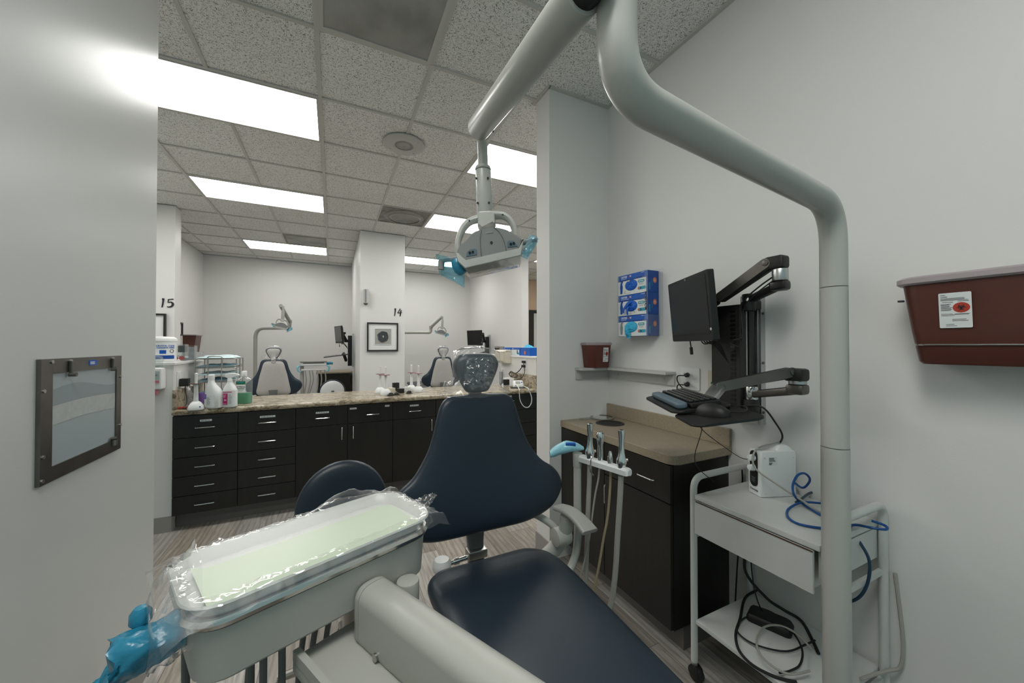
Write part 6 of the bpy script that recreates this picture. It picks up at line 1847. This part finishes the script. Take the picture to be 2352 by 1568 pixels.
def number(label, digits, c, size):
    T_ = frame(c, (1, 0, 0), z=(0, -1, 0)) @ M.Scale(size, 4)
    t = thing('wall_number', label, 'number', c)
    for d_, ox in digits:
        mb = MB()
        if d_ == '1': brush(mb, T_, [(ox - .10, .38), (ox + .0, .46), (ox + .03, .50)], [.03, .05, .06], .05); brush(mb, T_, [(ox + .03, .50), (ox - .0, .1), (ox - .05, -.3), (ox - .10, -.52)], [.07, .055, .05, .04], .05)
        if d_ == '5': brush(mb, T_, [(ox + .34, .47), (ox + .15, .44), (ox - .10, .42)], [.045, .04, .03], .05); brush(mb, T_, [(ox - .08, .44), (ox - .13, .05)], [.04, .03], .05); brush(mb, T_, [(ox - .13, .05), (ox + .12, .12), (ox + .30, -.08), (ox + .20, -.36), (ox - .08, -.46), (ox - .22, -.38)], [.03, .05, .085, .075, .045, .02], .05)
        if d_ == '4': brush(mb, T_, [(ox + .10, .50), (ox - .10, .15), (ox - .25, -.08)], [.05, .04, .035], .05); brush(mb, T_, [(ox - .27, -.08), (ox + .05, -.05), (ox + .32, -.02)], [.04, .04, .03], .05); brush(mb, T_, [(ox + .20, .30), (ox + .14, -.1), (ox + .08, -.52)], [.06, .06, .05], .05)
        mb.build('digit', MT['ink'], t)


a, b = PYp(370, 686, 5.728), PYp(395, 706, 5.728)
number('black brush-style number 15 on the left pillar', (('1', -.30), ('5', .26)), V(((a.x + b.x) / 2, 5.7295, (a.z + b.z) / 2 + .003)), .104)
a, b = PYp(905, 709, 5.768), PYp(921, 725, 5.768)
number('black brush-style number 14 on the central pillar', (('1', -.30), ('4', .26)), V(((a.x + b.x) / 2, 5.7695, (a.z + b.z) / 2)), .112)


def picture(label, x0, x1, z0, z1, y, art=True):
    t = thing('framed_picture', label, 'picture', ((x0 + x1) / 2, y, z0), 0, 'framed pictures')
    f = MB(); w_ = .020; yb = y - .0005; yf = y - .028
    f.bb((x0, yf, z0), (x0 + w_, yb, z1)); f.bb((x1 - w_, yf, z0), (x1, yb, z1)); f.bb((x0 + w_, yf, z0), (x1 - w_, yb, z0 + w_)); f.bb((x0 + w_, yf, z1 - w_), (x1 - w_, yb, z1))
    f.build('frame', MT['frame'], t)
    MB().bb((x0 + w_, y - .014, z0 + w_), (x1 - w_, yb, z1 - w_)).build('mat_board', MT['matboard'], t)
    if art:
        xc, zc = (x0 + x1) / 2 + .004, (z0 + z1) / 2 + .004
        s = .118
        m_ = MB()
        for k_ in range(4):
            sx_, sz_ = ((-1, 0), (1, 0), (0, -1), (0, 1))[k_]
            if sx_: m_.bb((xc + sx_ * s - .004, y - .019, zc - s), (xc + sx_ * s + .004, y - .0142, zc + s))
            else: m_.bb((xc - s + .0042, y - .019, zc + sz_ * s - .004), (xc + s - .0042, y - .0142, zc + sz_ * s + .004))
        m_.build('inner_fillet', MT['label'], t)
        MB().bb((xc - s + .005, y - .0155, zc - s + .005), (xc + s - .005, y - .0142, zc + s - .005)).build('linen_backing', MT['linen'], t)
        TA = frame((xc, y - .0165, zc), (1, 0, 0), z=(0, -1, 0))
        def blob(r_, seed, sx=1, n=40): return [(r_ * sx * math.cos(q) * (1 + .16 * NZ.noise(V((math.cos(q) * 2.2, math.sin(q) * 2.2, seed)))), r_ * 1.06 * math.sin(q) * (1 + .16 * NZ.noise(V((math.cos(q) * 2.2 + 7, math.sin(q) * 2.2, seed))))) for q in [2 * PI * i / n for i in range(n)]]
        sl_ = MB().prism(blob(.077, 1.3), .008, TA, bevel=.002).build('stone_slice', MT['stone'], t)
        for r_, m2, dz in ((.060, 'stone2', .0081), (.046, 'stone', .0083), (.034, 'stone2', .0085), (.022, 'stone', .0087)):
            MB().prism(blob(r_, 2.1), .0003, TA @ M.Translation((0, 0, dz))).build('stone_band', MT[m2], sl_)
        MB().prism(blob(.016, 4.1, .7), .0003, TA @ M.Translation((.0, .002, .0091))).build('stone_core', MT['linen'], sl_)
    return t


MT['stone'] = mat('agate_grey', (.055, .06, .066), .35, var=.4, vscale=60)
MT['stone2'] = mat('agate_dark', (.035, .04, .048), .35, var=.3, vscale=80)
picture('black framed grey stone slice on the central pillar', .449, .886, 1.293, 1.714, 5.77)
picture('black framed picture cut off by the near left wall', -2.21, -1.772, 1.335, 1.752, 5.73, False)
t = thing('door_chime', 'narrow grey sounder box mounted high on the central pillar', 'sounder', (.43, 5.76, 1.98))
MB().bb((.398, 5.705, 1.985), (.462, 5.7695, 2.19), bevel=.004).build('case', MT['white_sp'], t)
MB().bb((.412, 5.7035, 1.992), (.436, 5.7048, 2.184)).build('grey_strip', MT['inkgrey'], t)
MB().loft([[V((x, y, z)) for x, y in ((.40, 5.709), (.46, 5.709), (.46, 5.769), (.40, 5.769))] for z in (1.9845,)] + [[V((x, y, 1.968)) for x, y in ((.415, 5.725), (.445, 5.725), (.445, 5.769), (.415, 5.769))]]).build('base_cap', MT['beiged'], t)

# ================================================================ FAR BAYS
BC15 = V((-.715, 5.93, 0))
ch15 = dup(CH, BC15, PI, 'grey-backed dental chair seen from behind in the left far bay')
ch14 = dup(CH, (1.625, 5.98, 0), PI + .10, 'grey-backed dental chair seen from behind beside the central pillar')
headrest_bag('clear bag on the headrest of the chair in the left far bay', (BC15.x, BC15.y - .035, 1.272), seed=5)
headrest_bag('clear bag on the headrest of the chair beside the central pillar', (1.625, 5.945, 1.272), seed=8)
dup(ST, (.0, 6.42, 0), PI + .1, 'white-shelled operator stool in the left far bay')


def bay_lamp(label, pole, c2, tip, head, rz):
    t = thing('dental_light', label, 'dental light', pole, 0, 'dental lights')
    px_, py_ = pole[0], pole[1]; z = c2[2]
    MB().tube(rounded([(px_, py_, .02), (px_, py_, z), c2, (c2[0], c2[1], z + .10)], [0, .17, .05, 0], 8), .03, n=18, smooth=False).build('pole_arm', MT['tube'], t)
    a, b = V((c2[0], c2[1], z + .11)), V(tip)
    MB().cyl(a, b, .031, .027, n=20, bevel=.003).build('spring_arm', MT['tube'], t)
    MB().cyl(a + V((0, 0, -.03)), a + V((0, 0, .03)), .036, bevel=.006).build('swivel_joint', MT['tube'], t)
    lamp_head(t, M.Translation(head) @ M.Rotation(rz, 4, 'Z'))
    return t


bay_lamp('dental light on a curved grey pole in the left far bay', (-1.19, 7.62, 0), (-.66, 7.30, 1.675), (-.715, 6.62, 1.985), (-.70, 6.60, 1.665), PI + .15)
bay_lamp('dental light whose arm comes from behind the central pillar', (1.12, 7.75, 0), (1.80, 7.50, 1.640), (1.905, 7.05, 1.930), (1.89, 7.02, 1.620), PI - .2)


def bay_mount(wx, s, y, mon, rz, kb, tag_):
    """wall track, arms, monitor and keyboard tray on a wall at X = wx, facing s (-1 = towards -X)"""
    t = thing('equipment_wall_track', 'narrow wall track with black column ' + tag_, 'wall track', (wx, y, 1.0))
    MB().bb((wx + s * .0005, y - .05, .98), (wx + s * .03, y + .05, 1.60)).build('track', MT['alu'], t)
    MB().bb((wx + s * .0305, y - .04, 1.0), (wx + s * .10, y + .035, 1.56), bevel=.003).build('column', MT['black'], t)
    t = thing('articulated_mount', 'black monitor arm ' + tag_, 'mount', (wx + s * .10, y, 1.45), 0, 'articulated arms')
    m_ = V(mon)
    link(t, (wx + s * .13, y - .01, 1.47), (wx + s * .20, y - .14, 1.60), .04, .05, MT['black'], 'lower_link', 1)
    link(t, (wx + s * .20, y - .14, 1.62), m_ + V((-s * .06, .03, .02)), .04, .045, MT['black'], 'upper_link', .8)
    MB().cyl((wx + s * .1005, y - .0, 1.46), (wx + s * .16, y - .01, 1.46), .025).build('hub', MT['black'], t)
    dup(MO, m_ - V((0, 0, .16)), rz, 'black monitor ' + tag_)
    t = thing('articulated_mount', 'black arm with a wrapped keyboard ' + tag_, 'mount', (wx + s * .10, y, 1.1), 0, 'articulated arms')
    k_ = V(kb)
    link(t, (wx + s * .13, y - .01, 1.10), (wx + s * .17, y - .12, 1.22), .045, .05, MT['black'], 'lower_link', 1)
    link(t, (wx + s * .17, y - .12, 1.235), k_ + V((-s * .10, .0, .02)), .04, .04, MT['black'], 'upper_link', .8)
    MB().box(k_, (.40, .22, .014), R=M.Rotation(s * .12, 4, 'Y'), bevel=.004).build('keyboard_tray', MT['black'], t)
    MB().sheet(lambda u, v: k_ + V(((u - .5) * .44, (v - .5) * .24, .02 + s * -.12 * (u - .5) * .44 + .012 * NZ.noise(V((u * 6, v * 5, 1))))), 14, 10).build('plastic_wrap', MT['film'], t)


bay_mount(.354, -1, 7.50, (.085, 7.15, 1.565), .72, (.06, 7.20, 1.195), 'on the divider wall of the left far bay')
bay_mount(2.989, -1, 7.25, (2.56, 7.02, 1.530), .9, (2.60, 7.1, 1.19), 'on the right wall of the far bay')

t = thing('base_cabinet', 'small black cabinet with a tan top in the left far bay', 'cabinet', (.04, 8.2, 0))
MB().bb((-.26, 7.95, .0), (.31, 8.52, .835)).build('carcass', MT['dark2'], t)
MB().bb((-.28, 7.93, .8355), (.33, 8.53, .865), bevel=.004).build('worktop', MT['lam'], t)

# bay delivery unit
dc = V((-.275, 6.90, 0))
t = thing('delivery_unit', 'small delivery unit with hanging hoses and blue wraps in the left far bay', 'dental delivery unit', dc, 0, 'delivery units')
MB().loft([[dc + V((x, y, z)) for x, y in rrect(w_, d_, .03, 4)] for w_, d_, z in ((.36, .20, 1.045), (.38, .22, 1.055), (.38, .22, 1.085))]).build('head_body', MT['white'], t)
MB().loft([[dc + V((x, y, z)) for x, y in rrect(w_, d_, .03, 4)] for w_, d_, z in ((.36, .22, 1.098), (.40, .25, 1.115), (.40, .25, 1.12))]).build('tray', MT['steel'], t)
MB().box(dc + V((0, 0, 1.0915)), (.3, .18, .012)).build('tray_support', MT['black'], t)
for s_ in (-1, 1):
    MB().tube([dc + V((s_ * .19, -.08, 1.05)), dc + V((s_ * .225, -.09, 1.03)), dc + V((s_ * .215, -.09, .97)), dc + V((s_ * .18, -.09, .955))], [.012, .018, .014, .012], n=12).build('wrapped_handle', MT['wraplt'], t)
MB().tube([dc + V((.16, -.06, 1.06)), dc + V((.22, -.07, 1.085)), dc + V((.28, -.08, 1.08))], [.014, .024, .018], n=12).build('wrapped_handle', MT['wrapblue'], t)
MB().box(dc + V((.0, -.10, .985)), (.36, .04, .025), bevel=.008).build('holder_bar', MT['white'], t)
MB().tube([dc + V((-.17, -.02, 1.045)), dc + V((-.165, -.02, .70)), dc + V((-.14, .0, .40))], .028, n=14).build('post', MT['tube'], t)
for k_, x in enumerate((-.12, -.06, -.02, .05, .10, .16)):
    MB().tube([dc + V((x, -.10, .975)), dc + V((x + .015, -.11, .80)), dc + V((x - .01 - .02 * (k_ % 3), -.10, .55)), dc + V((x * .5 - .03, -.04, .42)), dc + V((-.11, .0, .44))], .009, n=8).build('hose', MT['hose'], t)
MB().cyl(dc + V((-.14, .0, 0)), dc + V((-.14, .0, .45)), .045).build('column_base', MT['tube'], t)

# odds and ends seen far behind
fb = V((-2.139, 7.72, 1.29))
t = thing('sharps_container', 'dark red sharps container on the side wall of the left far bay', 'sharps container', fb, 0, 'sharps containers')
MB().loft([[V((-2.139, 7.56, z)), V((-2.139 + d_, 7.56 + .02, z)), V((-2.139 + d_, 7.86, z)), V((-2.139, 7.88, z))] for d_, z in ((.13, 1.27), (.16, 1.535))]).build('bin', MT['red'], t)
MB().bb((-2.139, 7.55, 1.536), (-1.97, 7.89, 1.552), bevel=.003).build('lid', MT['lid'], t)
t = thing('framed_picture', 'dark picture frame seen edge-on just right of the left pillar', 'picture', (-2.12, 7.2, 1.52))
f = MB(); f.bb((-2.1385, 6.98, 1.53), (-2.105, 7.005, 1.735)); f.bb((-2.1385, 7.435, 1.53), (-2.105, 7.46, 1.735)); f.bb((-2.1385, 7.0055, 1.53), (-2.105, 7.4345, 1.55)); f.bb((-2.1385, 7.0055, 1.715), (-2.105, 7.4345, 1.735))
f.build('frame', MT['frame'], t)
MB().bb((-2.1385, 7.0055, 1.5505), (-2.125, 7.4345, 1.7145)).build('mat_board', MT['matboard'], t)
wxx = 2.9895
t = thing('wall_holder', 'steel holder bracket on the right wall of the far bay', 'holder', (wxx, 6.62, 1.18))
for (y0_, y1_, z0_, z1_) in ((6.52, 6.54, 1.16, 1.36), (6.74, 6.76, 1.16, 1.36), (6.541, 6.739, 1.33, 1.36), (6.541, 6.739, 1.16, 1.20)):
    pass
f = MB(); f.bb((wxx - .10, 6.50, 1.16), (wxx - .001, 6.515, 1.36)); f.bb((wxx - .10, 6.745, 1.16), (wxx - .001, 6.76, 1.36)); f.bb((wxx - .004, 6.5155, 1.16), (wxx - .0005, 6.7445, 1.36)); f.bb((wxx - .10, 6.5155, 1.325), (wxx - .005, 6.7445, 1.36)); f.bb((wxx - .10, 6.5155, 1.16), (wxx - .005, 6.7445, 1.175))
f.build('bracket', MT['steel'], t)
# far door with a dark frame
dx0_, dx1_, dy_ = 4.50, 5.55, 8.299
f = MB(); f.bb((dx0_, dy_ - .05, 0), (dx0_ + .12, dy_, 2.28)); f.bb((dx1_ - .12, dy_ - .05, 0), (dx1_, dy_, 2.28)); f.bb((dx0_ + .12, dy_ - .05, 2.20), (dx1_ - .12, dy_, 2.28))
d_ = struct('door_1', f, MT['frame'])
MB().bb((dx0_ + .121, dy_ - .03, 0), (dx1_ - .121, dy_ - .001, 2.199)).build('door_panel', MT['wall'], d_)
